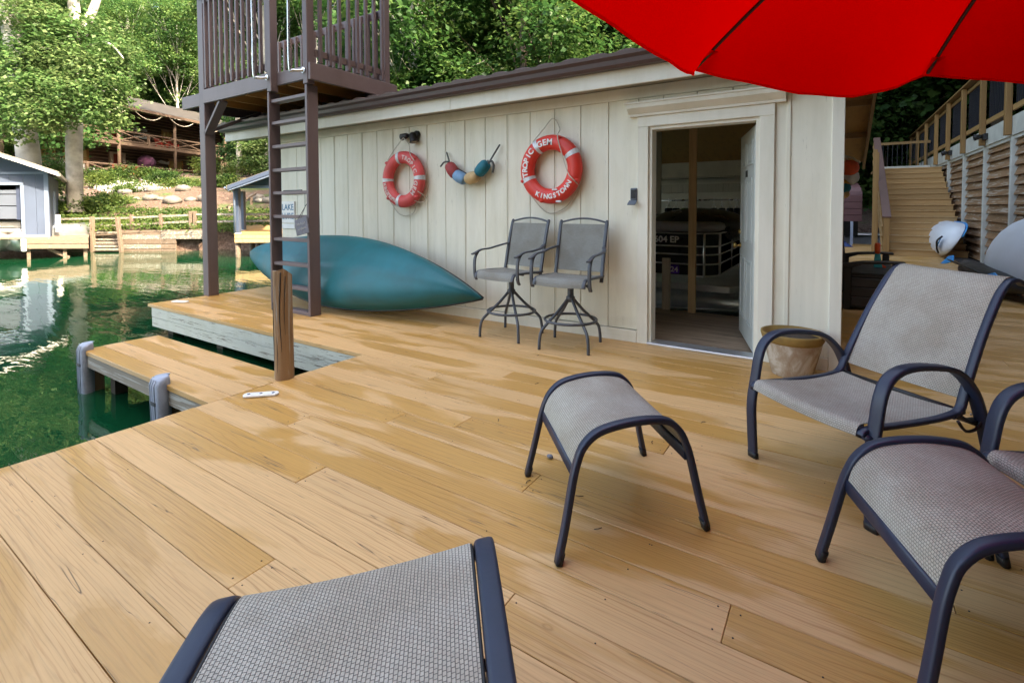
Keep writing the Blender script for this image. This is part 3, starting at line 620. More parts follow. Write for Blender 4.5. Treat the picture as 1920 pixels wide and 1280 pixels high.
lad = thing('ladder', 'brown wooden ladder rising from the dock to the raised platform', 'ladder', (-5.7, 3.74, 0))
part(lad, 'side_rail', G().box(-6.115, -6.075, 3.66, 3.81, 0, 2.795), 'brown_paint', .004)
part(lad, 'side_rail', G().box(-5.345, -5.300, 3.67, 3.82, 0, 2.795), 'brown_paint', .004)
part(lad, 'bottom_plate', G().box(-6.07, -5.35, 3.68, 3.80, 0.002, .045), 'brown_paint_long', .004)
for z in (.32, .61, .92, 1.21, 1.51, 1.80, 2.10, 2.40, 2.68): part(lad, 'rung', G().box(-6.072, -5.348, 3.685, 3.795, z-.02, z+.02), 'brown_paint_long', .003)
def grab(x, y, z0, z1, dx, lab):
    solo('grab_rail', G().tube(curve([(x+dx, y, z1), (x+dx*.3, y-.09, z1+.01), (x, y-.12, z1-.05), (x, y-.12, (z0+z1)/2), (x, y-.12, z0+.05), (x+dx*.3, y-.09, z0-.01), (x+dx, y, z0)], 6), .017, seg=10)
         .lathe([(.035, 0), (.035, .008)], (x+dx, y-.004, z0), 12, Matrix.Rotation(R(90), 3, 'X')).lathe([(.035, 0), (.035, .008)], (x+dx, y-.004, z1), 12, Matrix.Rotation(R(90), 3, 'X')), 'steel', lab, 'grab rail')
grab(-6.20, 3.66, 2.98, 4.05, .10, 'steel grab rail on the left gate post above the ladder'); grab(-5.44, 3.66, 2.96, 4.5, .10, 'steel grab rail on the right gate post above the ladder')

# ================================================================ RETAINING WALL, ITS RAILING, STAIRS
XW = 2.86
rw = thing('retaining_wall', 'louvred brown timber retaining wall with white posts and a white top band', 'wall', (XW, 18, 0))
PY = [9.1, 11.25, 13.35, 15.45, 17.65, 19.85, 22.05, 24.25, 26.3, 28.3]
for i, y in enumerate(PY): part(rw, 'wall_post', G().box(XW-.03, XW+.09, y-.06, y+.06, -.3 if y < 17 else .0, 2.66), 'retaining_white', .006)
for i, (a, b) in enumerate(zip(PY, PY[1:])):
    for k in range(14):
        z = .02+k*.189; bow = random.uniform(-.006, .006); t = random.uniform(.05, .062)
        if a > 19 and z < (a-16.6)*.5: continue
        part(rw, 'louver_board', G().hexa([(XW+.02-t+.05, a+.062, z), (XW+.10, a+.062, z), (XW+.10, b-.062, z+bow), (XW+.02-t+.05, b-.062, z+bow),
             (XW+.08, a+.062, z+.18), (XW+.115, a+.062, z+.18), (XW+.115, b-.062, z+.18), (XW+.08, b-.062, z+.18)]), 'cedar_louver')
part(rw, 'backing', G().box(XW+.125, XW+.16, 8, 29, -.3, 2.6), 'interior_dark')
for a, b in ((8.0, 13.0), (13.0, 18.4), (18.4, 23.6), (23.6, 29)): part(rw, 'top_band', G().box(XW-.03, XW+.0, a+.004, b-.004, 2.665, 3.04), 'retaining_white', .004)
part(rw, 'cap', G().box(XW+.0, XW+.20, 8, 29, 2.60, 3.02), 'retaining_white')
rl = thing('railing', 'cedar railing with black balusters running along the top of the retaining wall', 'railing', (XW, 18, 3.0))
RP = [9.3, 11.4, 13.35, 15.35, 17.4, 19.5, 21.6, 23.8, 26.1, 28.3]
for y in RP: part(rl, 'post', G().box(XW-.13, XW-.035, y-.07, y+.07, 2.68, 4.35), 'cedar_post', .006)
part(rl, 'top_rail', G().box(XW-.15, XW+.02, 8, 29, 4.352, 4.395), 'cedar_rail', .004)
part(rl, 'upper_rail', G().box(XW-.033, XW+.01, 8, 29, 4.20, 4.29), 'cedar_rail', .004); part(rl, 'lower_rail', G().box(XW-.033, XW+.01, 8, 29, 3.14, 3.25), 'cedar_rail', .004)
nb = 0
for a, b in zip(RP, RP[1:]):
    n_ = 15
    for k in range(1, n_):
        y = a+.07+(b-a-.14)*k/n_; me = None
        part(rl, 'baluster', G().box(XW-.012, XW+.008, y-.009, y+.009, 3.25, 4.20), 'baluster_black')
for y, lb in ((15.15, 'black wall light nearer the camera on the white band of the retaining wall'), (19.2, 'black wall light farther off on the white band of the retaining wall')):
    wt = thing('wall_light', lb, 'light', (XW-.03, y, 2.86))
    part(wt, 'mount', G().box(XW-.11, XW-.03, y-.07, y+.07, 2.79, 2.93), 'black_plastic', .01)
    part(wt, 'lamp_head', G().lathe([(.04, 0), (.055, .06), (.075, .13), (.07, .135), (0, .12)], (XW-.13, y-.03, 2.87), 14, (Matrix.Rotation(R(-100), 3, 'Y'))), 'black_plastic')
st = thing('stairs', 'tan painted wooden stairs climbing between the retaining wall and a slanted handrail', 'stairs', (1.65, 16.6, 0))
NR = 15; RH = 2.55/NR; RN = .285
for k in range(NR):
    y = 16.6+k*RN; z = (k+1)*RH
    part(st, 'riser', G().box(1.16, 2.80, y, y+.022, z-RH+.002, z-.032), 'stair_tread'); part(st, 'tread', G().box(1.14, 2.82, y-.03, y+RN-.004, z-.03, z), 'stair_tread', .004)
part(st, 'landing', G().box(1.1, 2.82, 16.6+NR*RN, 23, 2.50, 2.55), 'stair_tread'); part(st, 'back_board', G().box(1.2, 2.80, 22.9, 22.95, 2.56, 2.76), 'retaining_white')
for s_, x in ((0, 1.10), ):
    part(st, 'stringer', G().prism([(x, 16.58, 0), (x, 16.58, .18), (x, 16.6+NR*RN, 2.6), (x, 16.6+NR*RN, 2.2), (x, 16.9, 0)], (.038, 0, 0)), 'cedar_rail')
part(st, 'newel_post', G().box(1.09, 1.22, 16.44, 16.56, 0, 1.0), 'cedar_post', .006)
part(st, 'handrail', G().beam((1.15, 16.40, 1.02), (1.15, 21.0, 3.62), .19, .04), 'red_cap', .005)
for k in range(6):
    y = 17.0+k*.75; z = (y-16.4)*.565; part(st, 'post', G().box(1.055, 1.145, y, y+.09, z*.9, z+1.0), 'cedar_post', .005)
for k in range(3):
    zz = .25+.25*k; part(st, 'slat', G().beam((1.06, 16.5, zz), (1.06, 21.0, zz+2.6), .03, .05), 'cedar_rail')
for x, y in ((.93, 17.3), (1.02, 18.2)): part(st, 'tall_post', G().box(x-.05, x+.05, y, y+.1, 0, 2.9), 'cedar_post', .005)
part(st, 'landing_rail', G().box(1.2, 2.8, 22.9, 22.95, 3.55, 3.64), 'cedar_rail')
for k in range(11): x = 1.3+k*.14; part(st, 'landing_baluster', G().box(x, x+.02, 22.91, 22.93, 2.76, 3.55), 'baluster_black')

# ================================================================ TREES
def leafmesh(name, blobs, n, size, mat, seed, flat=.55, droop=0.0):
    """n leaf-sized kites gathered in small sprays inside the given ellipsoids (cx,cy,cz,rx,ry,rz)"""
    rg = np.random.default_rng(seed); B = np.array(blobs, float); vol = (B[:, 3]*B[:, 4]*B[:, 5])**(2/3); pr = vol/vol.sum()
    ns = max(1, n//14); bi = rg.choice(len(B), ns, p=pr); d = rg.normal(size=(ns, 3)); d /= np.linalg.norm(d, axis=1)[:, None]
    rad = rg.random(ns)**.28; sc_ = B[bi, :3]+d*B[bi, 3:]*rad[:, None]
    si = rg.integers(0, ns, n); spread = size*2.3
    c = sc_[si]+rg.normal(size=(n, 3))*np.array([spread, spread, spread*.38]); c[:, 2] -= droop*rg.random(n)
    nrm = rg.normal(size=(n, 3))*flat; nrm[:, 2] += 1.0; nrm += d[si]*.45; nrm /= np.linalg.norm(nrm, axis=1)[:, None]
    t = np.cross(nrm, rg.normal(size=(n, 3))); t /= np.linalg.norm(t, axis=1)[:, None]; b = np.cross(nrm, t)
    s = size*(.6+.8*rg.random(n))[:, None]
    v = np.stack([c-t*s*.5, c+b*s*.36-t*s*.05, c+t*s*.55-nrm*s*.12, c-b*s*.36-t*s*.05], 1).reshape(-1, 3)
    me = bpy.data.meshes.new(name); me.vertices.add(4*n); me.vertices.foreach_set('co', v.ravel().astype(np.float32))
    me.loops.add(4*n); me.loops.foreach_set('vertex_index', np.arange(4*n, dtype=np.int32)); me.polygons.add(n)
    me.polygons.foreach_set('loop_start', np.arange(0, 4*n, 4, dtype=np.int32)); me.polygons.foreach_set('loop_total', np.full(n, 4, dtype=np.int32))
    me.materials.append(MATS[mat]); me.update(calc_edges=True); me.validate(); return me
def trunk_g(h, r, blobs, seed, lean=0.0, lean2=0.0):
    rr = random.Random(seed); g = G(); pts = [V(lean*z/h*1.0+.12*math.sin(z*.5+seed), lean2*z/h+.10*math.cos(z*.6), z) for z in np.linspace(-.5, h, 9)]
    g.tube(pts, r, seg=10, rf=lambda t: (1.25-.25*min(1, t*8))*(1-.78*t))
    for b in blobs:
        c = V(*b[:3]); t = max(.28, min(.85, (c.z-1.5)/h*.8)); p = pts[int(t*8)]; mid = (p+c)/2+V(rr.uniform(-.3, .3), rr.uniform(-.3, .3), rr.uniform(-.1, .5))
        g.tube(curve([p, mid, c], 3), r*.28*(1-t*.4), seg=6, rf=lambda t: 1-.75*t)
        for _ in range(2):
            e = c+V(rr.uniform(-1, 1)*b[3], rr.uniform(-1, 1)*b[4], rr.uniform(-.3, .8)*b[5]); g.tube([mid, (mid+e)/2+V(0, 0, .2), e], r*.10, seg=5, rf=lambda t: 1-.7*t)
    return g
def tree_kind(name, label, h, r, seed, nblob, spread, nleaf, lsize, mat, trunkmat, group, low=.25):
    rr = random.Random(seed); blobs = []
    for i in range(nblob):
        t = low+(1-low)*(i+.5)/nblob; a = i*2.4+rr.random(); rd = spread*(1.05-.75*abs(t-.5))*rr.uniform(.35, 1.0)
        s = spread*rr.uniform(.30, .52); blobs.append((rd*math.cos(a), rd*math.sin(a), h*t, s, s, s*rr.uniform(.55, .8)))
    root = thing(name, label, 'tree', (0, 0, 0), 0, group)
    part(root, 'trunk', trunk_g(h*.92, r, blobs, seed), trunkmat, local=True)
    o = link('crown', leafmesh('crown', blobs, nleaf, lsize, mat, seed), root); return root
GF = 'trees of the wood across the water'
LF = 'tall leafy tree in the green wood rising across the water'
kinds = [tree_kind('forest_tree', LF, 15, .26, 21+i, 18, 4.4, 26000, .22, 'leaf_forest', 'trunk_pale' if i % 2 else 'trunk_brown', GF, .18) for i in range(4)]
under = tree_kind('understorey_tree', 'low leafy tree filling the foot of the wood across the water', 6.0, .10, 77, 11, 2.5, 11000, .20, 'leaf_forest', 'trunk_brown', 'low trees at the foot of the wood', .05)
shade = tree_kind('hillside_shade_tree', 'tall dark green hillside tree, in a stand added mostly out of view to shade the deck', 15, .28, 99, 22, 4.8, 17000, .34, 'leaf_shade', 'trunk_brown', 'trees on the hill above the retaining wall', .10)  # a few stand in view, the rest are added to keep sun off the deck
high = tree_kind('forest_tree', 'tall high crowned tree standing between the log cabin and the cream boathouse', 21, .24, 131, 16, 4.6, 26000, .22, 'leaf_forest', 'trunk_pale', 'high crowned trees beside the log cabin', .58)
used = set()
def place(root, p, rz, s):
    if root.name not in used: used.add(root.name); root.location = p; root.rotation_euler = (0, 0, rz); root.scale = (s,)*3; return root
    return dup(root, p, rz, None, s)
def vis(L, D): return 960+L/D*F
k_ = 0
for D in (25.5, 30, 35.5, 42, 49.5, 58, 68, 80):
    sp = 4.6+D*.045; L = -1.30*D-3
    while L < 1.05*D:
        x = vis(L, D); Lj = L+random.uniform(-1, 1); Dj = D+random.uniform(-1.6, 1.6); L += sp*random.uniform(.85, 1.2)
        if x < -190 or x > 2150: continue
        if D < 63 and 60 < x < 650-(D > 40)*60: continue
        if D < 28 and x < 700: continue
        if D < 45 and x < 120 and D > 26 and D < 34: pass
        P = LD(Lj, Dj, bank_h(Lj, Dj)-.2)
        if P.x > 2.5 and P.y < 25: continue
        k_ += 1; place(kinds[k_ % 4], P, random.uniform(0, 6.28), random.uniform(.85, 1.25))
for i, (x, D) in enumerate(((450, 40), (505, 37), (548, 42), (600, 35), (340, 62), (250, 64), (150, 60))):
    L = (x-960)/F*D; place(high, LD(L, D, bank_h(L, D)-.2), i*2.1, .95+.1*math.sin(i*2))
for x, D in ((90, 70), (170, 74), (250, 70), (330, 76), (400, 70), (470, 74), (540, 70), (290, 86), (200, 88), (380, 88), (460, 90)):
    L = (x-960)/F*D; k_ += 1; place(kinds[k_ % 4], LD(L, D, bank_h(L, D)-.2), x, 1.35)
for i in range(46):
    D = random.choice((23.5, 26, 29, 52, 56)); x = random.uniform(680, 1950) if D < 40 else random.choice((random.uniform(-150, 40), random.uniform(480, 700))); L = (x-960)/F*D
    P = LD(L, D, bank_h(L, D)-.2)
    if P.x > .3 and P.y < 26: continue
    place(under, P, random.uniform(0, 6.28), random.uniform(.7, 1.15))
for i, (X, Y) in enumerate([(5.5, 27), (8.5, 22.5), (5.2, 31.5), (9.5, 29), (7, 18.5), (6.5, 13), (10.5, 17), (11, 11), (6.8, 7.5), (11.5, 5), (7.5, 2), (12, -1), (8, -4), (12.5, -7), (8.5, -10), (16, 14), (16.5, 8), (17, 2), (17, -4), (15.5, 20), (13, -13), (18, -10), (21, 5), (21, -2),
                            (4, -11), (-1, -14), (22, 12), (23, -9), (9.5, -16), (22, 19), (27, 1), (27, 9)]):
    place(shade, V(X, Y, side_h(X)-.3), i*1.7, 1.0+.12*math.sin(i*3))
# near maples on the far bank, with their pale trunks
mt1 = thing('maple_tree', 'tall pale trunk leaning left behind the blue boathouse', 'tree', px(48, 400, 21.5)*1)
P = [px(60, 405, 21.5), px(55, 310, 21.5), px(47, 240, 21.4), px(38, 150, 21.3), px(24, 60, 21.2), px(10, -20, 21.1), px(-8, -140, 21), px(-20, -300, 21)]
part(mt1, 'trunk', G().tube(curve(P, 4), .43, seg=16, rf=lambda t: 1.0-.3*t), 'trunk_pale')
mt2 = thing('maple_tree', 'pale straight trunk standing in front of the log cabin', 'tree', px(141, 392, 22))
P = [px(141, 398, 22), px(141, 380, 22), px(140, 340, 22), px(139, 260, 22), px(141, 180, 22), px(145, 110, 22), px(152, 55, 22)]
g = G().tube(curve(P, 4), .29, seg=16, rf=lambda t: 1.0+.35*max(0, 1-t*9)+.1*t)
g.tube(curve([px(150, 75, 22), px(143, 40, 22), px(135, -10, 21.8), px(120, -90, 21.6)], 4), .26, seg=12, rf=lambda t: 1-.3*t)
g.tube(curve([px(152, 75, 22), px(165, 40, 22.1), px(178, 10, 22.2), px(200, -60, 22.4)], 4), .20, seg=12, rf=lambda t: 1-.3*t)
for a, b, c in (((142, 170), (185, 150), (225, 175)), ((140, 200), (100, 175), (40, 190)), ((141, 190), (180, 190), (205, 225)), ((146, 110), (110, 95), (75, 90)), ((150, 90), (200, 80), (232, 110))):
    g.tube(curve([px(*a, 22), px(*b, 20.9), px(*c, 20.2)], 4), .07, seg=6, rf=lambda t: 1-.7*t)
part(mt2, 'trunk', g, 'trunk_pale')
def pxblob(x, y, D, w, h, dep): p = px(x, y, D); k = D/F; return (p.x, p.y, p.z, w*k, w*k*.8 if dep is None else dep, h*k)
bl2 = [pxblob(*a, None) for a in ((60, 30, 21, 60, 36), (110, 70, 21, 52, 34), (60, 100, 21, 58, 36), (140, 120, 20.6, 60, 34), (195, 135, 20.6, 46, 32), (215, 95, 21, 34, 30), (90, 165, 20.3, 70, 30), (170, 180, 20.2, 55, 30), (30, 190, 20.2, 46, 34),
    (60, 215, 19.9, 52, 24), (195, 200, 20, 36, 26), (130, 205, 20, 44, 22), (20, 245, 19.8, 30, 22), (205, 225, 20, 25, 12), (35, 135, 20.6, 50, 30), (180, 60, 22, 45, 30), (95, 235, 20, 30, 12), (215, 165, 20.2, 30, 26))]
o = link('crown', leafmesh('crown', [tuple(np.array(b)-np.array([*mt2.location, 0, 0, 0])) for b in bl2], 21000, .15, 'leaf_maple', 5, .5), mt2)
bl1 = [pxblob(*a, None) for a in ((-40, -40, 21, 60, 50), (60, -70, 21, 70, 40), (-60, 80, 21, 50, 60), (100, -30, 22, 60, 40), (-70, -150, 22, 80, 60), (40, -160, 22, 90, 60))]
o = link('crown', leafmesh('crown', [tuple(np.array(b)-np.array([*mt1.location, 0, 0, 0])) for b in bl1], 12000, .17, 'leaf_maple', 6, .5), mt1)
# bright branch tree right of the cabin, behind the boathouse end
mt3 = thing('dogwood_tree', 'small green layered tree between the log cabin and the cream boathouse', 'tree', LD(-.49*33, 33, bank_h(-16, 33)))
g = G().tube([LD(-.49*33, 33, bank_h(-16, 33)-.3), LD(-.50*33, 33, 4.5)], .11, seg=8); part(mt3, 'trunk', g, 'trunk_brown')
bl3 = [pxblob(*a, None) for a in ((475, 278, 33, 26, 9), (505, 265, 33, 26, 8), (488, 302, 33, 28, 9), (525, 290, 33, 26, 10), (462, 262, 34, 16, 7), (505, 318, 33, 24, 7), (545, 270, 33, 26, 14), (490, 245, 34, 26, 8), (530, 240, 34, 30, 12), (465, 300, 33, 20, 7))]
o = link('crown', leafmesh('crown', [tuple(np.array(b)-np.array([*mt3.location, 0, 0, 0])) for b in bl3], 9000, .17, 'leaf_maple', 8, .35), mt3)
def shrub(x, D, w, h, sd_, lab, mat='leaf_shrub', n=2600):
    L = (x-960)/F*D; z0 = bank_h(L, D); p = LD(L, D, z0); k = D/F; rr = random.Random(sd_)
    rt_ = thing('shrub', lab, 'shrub', p)
    bl = [(rr.uniform(-.5, .5)*w*k, rr.uniform(-.5, .5)*w*k, h*k*rr.uniform(.25, .8), w*k*rr.uniform(.3, .5), w*k*.4, h*k*.42) for _ in range(6)]
    link('foliage', leafmesh('foliage', bl, n, .11, mat, sd_, .8), rt_)
    g = G()
    for b in bl: g.tube([(0, 0, -.15), (b[0]*.5, b[1]*.5, b[2]*.5), (b[0], b[1], b[2])], .02, seg=5)
    part(rt_, 'stem', g, 'trunk_brown', local=True)
for a in ((192, 37, 26, 22, 31, 'round green shrub at the left foot of the log cabin porch'), (237, 38, 26, 24, 32, 'pale green shrub below the left porch post of the log cabin'), (276, 38, 24, 20, 33, 'dark green shrub below the red and purple ball of the cabin'),
          (312, 36, 32, 20, 34, 'bright yellow green shrub below the red cabin door'), (100, 25, 30, 90, 35, 'tall dark green shrub between the blue boathouse and the pale trunk'), (188, 31, 30, 28, 36, 'loose grey green shrub right of the pale trunk'),
          (175, 22.8, 44, 24, 37, 'spreading yellow green juniper at the foot of the pale trunk'), (130, 22.2, 40, 20, 38, 'bushy juniper left of the pale trunk beside the fence'), (345, 33, 34, 14, 39, 'low green plants beside the blue post of the dock shelter'),
          (208, 24, 34, 20, 40, 'small juniper on the slope right of the pale trunk'), (425, 31, 30, 22, 42, 'green shrub seen through the dock shelter'), (240, 29, 26, 12, 43, 'low ground shrub under the white flower bed'), (395, 42, 30, 30, 44, 'green shrub at the right foot of the cabin porch'), (430, 44, 34, 40, 45, 'tall shrub past the right end of the log cabin'), (470, 40, 40, 34, 46, 'broad shrub on the bank above the dock shelter roof')): shrub(*a)
# grass strip, flower bed and stones
def stuff_leaves(name, pts, n, size, mat, seed, kind='stuff'):
    o = link(name, leafmesh(name, pts, n, size, mat, seed, 1.2)); o['kind'] = kind; return o
gp_ = [(*LD((x-960)/F*D, D, bank_h((x-960)/F*D, D)+.08), 1.3, .7, .12) for x, D in [(x, D) for x in range(95, 560, 22) for D in (20.6, 21.6, 22.8)]]
o = stuff_leaves('grass', gp_, 26000, .09, 'leaf_shrub', 50)
gp_ = [(*LD((x-960)/F*D, D, bank_h((x-960)/F*D, D)+.06), 1.6, .9, .12) for x, D in [(random.uniform(200, 420), random.uniform(30, 37)) for _ in range(20)]]
stuff_leaves('ground_cover', gp_, 6000, .10, 'leaf_shrub', 51)
gp_ = [(*LD((x-960)/F*D, D, bank_h((x-960)/F*D, D)+.10), .9, .6, .10) for x, D in [(random.uniform(195, 285), random.uniform(29, 34)) for _ in range(15)]]
stuff_leaves('white_flowers', gp_, 5000, .09, 'white_flower', 52)
for i in range(18):
    D = random.choice((24.6, 25.2, 28.5, 29)); x = random.uniform(195, 345) if D > 26 else random.uniform(215, 520); L = (x-960)/F*D; s_ = random.uniform(.18, .42)
    p = LD(L, D, bank_h(L, D)+s_*.2); g = G().blob(p, s_*1.3, s_, s_*.6, 8, 6, None, .16)
    o = solo('rock', g, 'rock', 'pale grey stone edging the beds on the slope below the log cabin', 'rock', 0, 'stones on the bank slope')

# ================================================================ BLUE BOATHOUSE (far left)
D0 = 17.4; KF = D0/F
TH = R(40); QL0 = (92-960)*KF
def q(x, y, d=0.0):   # point on the blue boathouse front (which runs right and away), d metres behind it
    mm = (x-960)/F; t = (mm*D0-QL0)/(math.cos(TH)-mm*math.sin(TH)); Dt = D0+t*math.sin(TH)
    return LD(QL0+t*math.cos(TH)-d*math.sin(TH), Dt+d*math.cos(TH), EYE-(y-387)*Dt/F)
bb = thing('boathouse', 'blue board sided boathouse with a half raised garage door at the far left', 'boathouse', q(0, 440))
def fbox(x0, x1, y0, y1, d0, d1, g=None):  # px box on the front plane
    g = g or G(); return g.hexa([q(x0, y1, d0), q(x1, y1, d0), q(x1, y1, d1), q(x0, y1, d1), q(x0, y0, d0), q(x1, y0, d0), q(x1, y0, d1), q(x0, y0, d1)])
g = G()
xs = [-215, -190, -168, -146, -124, -102, -80, -60]
for a, b in zip(xs, xs[1:]): part(bb, 'siding_panel', fbox(a+.2, b-.2, 320, 440, 0, .08), 'blue_siding')
for a, b in ((46, 69), (69, 92)): part(bb, 'siding_panel', fbox(a+.2, b-.2, 323, 436, 0, .08), 'blue_siding')
for a, b in ((-60, -36), (-36, -12), (-12, 21), (21, 46)): part(bb, 'siding_panel', fbox(a+.2, b-.2, 322, 338, 0, .08), 'blue_siding')
part(bb, 'gable_panel', G().prism([q(-215, 318), q(92, 322), q(106, 322), q(-60, 272), q(-226, 320)], ef*.07), 'blue_siding')
part(bb, 'trim', fbox(-60, 92, 318.5, 323, -.03, .0), 'blue_trim'); part(bb, 'trim', fbox(84, 92.5, 323.5, 440, -.035, .09), 'blue_trim')
part(bb, 'door_frame', fbox(-57, 46, 338, 343, -.04, .0), 'blue_trim'); part(bb, 'door_frame', fbox(40, 47, 343.5, 440, -.04, .09), 'blue_trim'); part(bb, 'trim', fbox(40.5, 92, 436, 442, -.045, .09), 'blue_trim')
part(bb, 'door_track', fbox(31, 40, 345, 408, .10, .16), 'blue_dark')
for i, (a, b) in enumerate(((352, 360), (361, 382), (383, 407))): part(bb, 'door_section', fbox(-52, 32, a, b-.4, .12, .17), 'blue_door', .01)
part(bb, 'side_wall', G().hexa([q(92, 441, .09), q(93.5, 441, .09), q(93.5, 441, 6), q(92, 441, 6), q(92, 323, .09), q(93.5, 323, .09), q(93.5, 323, 6), q(92, 323, 6)]), 'blue_siding')
part(bb, 'side_wall', G().hexa([q(-215, 441, .09), q(-213, 441, .09), q(-213, 441, 6), q(-215, 441, 6), q(-215, 323, .09), q(-213, 323, .09), q(-213, 323, 6), q(-215, 323, 6)]), 'blue_siding')
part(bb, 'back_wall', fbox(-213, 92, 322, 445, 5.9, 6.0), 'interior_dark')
part(bb, 'side_window', G().hexa([q(93.5, 438, 2.2), q(95, 438, 2.2), q(95, 438, 3.4), q(93.5, 438, 3.4), q(93.5, 352, 2.2), q(95, 352, 2.2), q(95, 352, 3.4), q(93.5, 352, 3.4)]), 'blue_trim')
def slope(xa, ya, xb, yb, th, d0, d1, mat, nm):
    part(bb, nm, G().hexa([q(xa, ya+th, d0), q(xb, yb+th, d0), q(xb, yb+th, d1), q(xa, ya+th, d1), q(xa, ya, d0), q(xb, yb, d0), q(xb, yb, d1), q(xa, ya, d1)]), mat)
slope(-60, 265, 113, 323, 4.5, -.62, -.55, 'white_plastic', 'rake_board'); slope(-232, 321, -60, 265, 4.5, -.62, -.55, 'white_plastic', 'rake_board')
slope(-60, 261.5, 115, 320, 3.0, -.62, 6.4, 'roof_grey', 'roof'); slope(-234, 318, -60, 261.5, 3.0, -.62, 6.4, 'roof_grey', 'roof')
part(bb, 'gutter', G().beam(q(114, 326, -.6), q(114, 326, 6.4), .10, .10), 'roof_grey')
part(bb, 'dock_deck', fbox(-230, 165, 440.5, 443, -.5, 6), 'pale_dock')
part(bb, 'dock_board', fbox(50, 165, 443.2, 452, -.54, -.5), 'pale_dock', .01); part(bb, 'dock_board', fbox(50, 165, 452.6, 461, -.54, -.5), 'pale_dock', .01)
part(bb, 'bumper', fbox(41, 51, 442, 466, -.62, -.5), 'white_plastic', .03)
for x in (53, 158, 120): part(bb, 'leg', fbox(x-3, x+4, 461, 520, -.4, -.28), 'pale_dock')
part(bb, 'brace', G().beam(q(90, 462, -.3), q(128, 478, -.3), .06, .10), 'pale_dock')
bt = thing('pontoon_boat', 'white pontoon boat parked inside the blue boathouse', 'boat', q(0, 430, 1))
part(bt, 'hull_side', fbox(-50, 38, 411, 424, .5, 5), 'hull_white', .05); part(bt, 'deck_edge', fbox(-52, 40, 426, 432, .3, 5), 'hull_white', .04)
for cx in (15, -38):
    c = q(cx, 447, .4); Mx_ = Matrix((er, Vector((0, 0, 1)), ef)).transposed()
    part(bt, 'pontoon', G().lathe([(0, 0), (.36, .04), (.44, .3), (.46, 4.5)], c, 20, Mx_), 'alloy')

# bulkhead with steps, rail fence and split posts on the far bank
DB = 19.7; KB = DB/F
def w(x, y, d=0.0): return LD((x-960)*(DB+d)/F, DB+d, EYE-(y-387)*(DB+d)/F)
def wbox(x0, x1, y0, y1, t=.1, d=0.0, g=None):
    g = g or G(); A = [w(x0, y1, d), w(x1, y1, d), w(x1, y0, d), w(x0, y0, d)]; return g.prism([A[0], A[3], A[2], A[1]], ef*t)
bk = thing('bulkhead', 'weathered plank bulkhead with steps down to the water on the far bank', 'retaining wall', w(250, 465))
for i, y in enumerate((428.5, 437, 446, 455, 464)):
    part(bk, 'plank', wbox(227, 300, y, y+8.4, .08, .004*i), 'old_wood' if i % 2 else 'pale_dock', .01)
    if i < 2: part(bk, 'plank', wbox(300.4, 380, y, y+8.4, .08, .004*i), 'old_wood', .01)
    else: part(bk, 'plank', wbox(300.4, 328, y, y+8.4, .08, .004*i), 'pale_dock', .01)
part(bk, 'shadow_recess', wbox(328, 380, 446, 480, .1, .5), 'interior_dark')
for i in range(6): part(bk, 'step', wbox(174, 220, 431+6.4*i, 435+6.4*i, .28, .25-.12*i), 'old_wood', .01); part(bk, 'step_riser', wbox(174, 220, 435+6.4*i, 437.2+6.4*i, .05, .38-.12*i), 'pale_dock')
part(bk, 'stair_post', wbox(167, 172.5, 403, 471, .14, -.3), 'pale_dock', .01); part(bk, 'stair_post', G().beam(w(220, 404, -.3), w(226, 470, -.3), .13, .12), 'pale_dock', .01)
part(bk, 'footing', wbox(165, 330, 468, 500, .3, .12), 'joist')
part(bk, 'walk', G().hexa([w(108, 442), w(382, 428), w(382, 428)+ef*1.0, w(108, 442)+ef*1.0, w(108, 440), w(382, 426), w(382, 426)+ef*1.0, w(108, 440)+ef*1.0]), 'pale_dock')
fn = thing('rail_fence', 'two rail wooden fence along the top of the far bulkhead', 'fence', w(240, 430))
for x, y0, y1 in ((105, 398, 432), (245, 399, 427), (300, 398, 426), (356, 393, 424), (364, 393, 424)): part(fn, 'post', wbox(x-2.6, x+2.6, y0, y1, .12, .35), 'pale_dock', .01)
for a, b, ya, yb in ((108, 245, 407, 405), (245, 360, 404.5, 400), (108, 245, 422, 418), (245, 360, 418, 412), (364, 530, 399, 399), (364, 530, 413, 411)):
    part(fn, 'rail', G().beam(w(a, ya, .42), w(b, yb, .42), .06, .08), 'old_wood')
solo('mooring_post', wbox(103, 108.5, 399, 432, .12, -1.6), 'hull_white', 'white post at the corner of the blue boathouse dock', 'post', .01)
# stair handrail climbing the bank inside the shelter view
hr = thing('stair_rail', 'pale log handrail climbing the far bank behind the dock shelter', 'handrail', w(450, 395, 3))
part(hr, 'handrail', G().tube([w(425, 386, 3), w(440, 380, 3), w(460, 372, 4), w(480, 361, 5)], .05, seg=8), 'pale_dock')
for x, y, d in ((431, 384, 3), (453, 376, 3.6), (472, 367, 4.5)): part(hr, 'post', G().tube([w(x, y, d), w(x, y+26, d)], .07, seg=8), 'pale_dock')

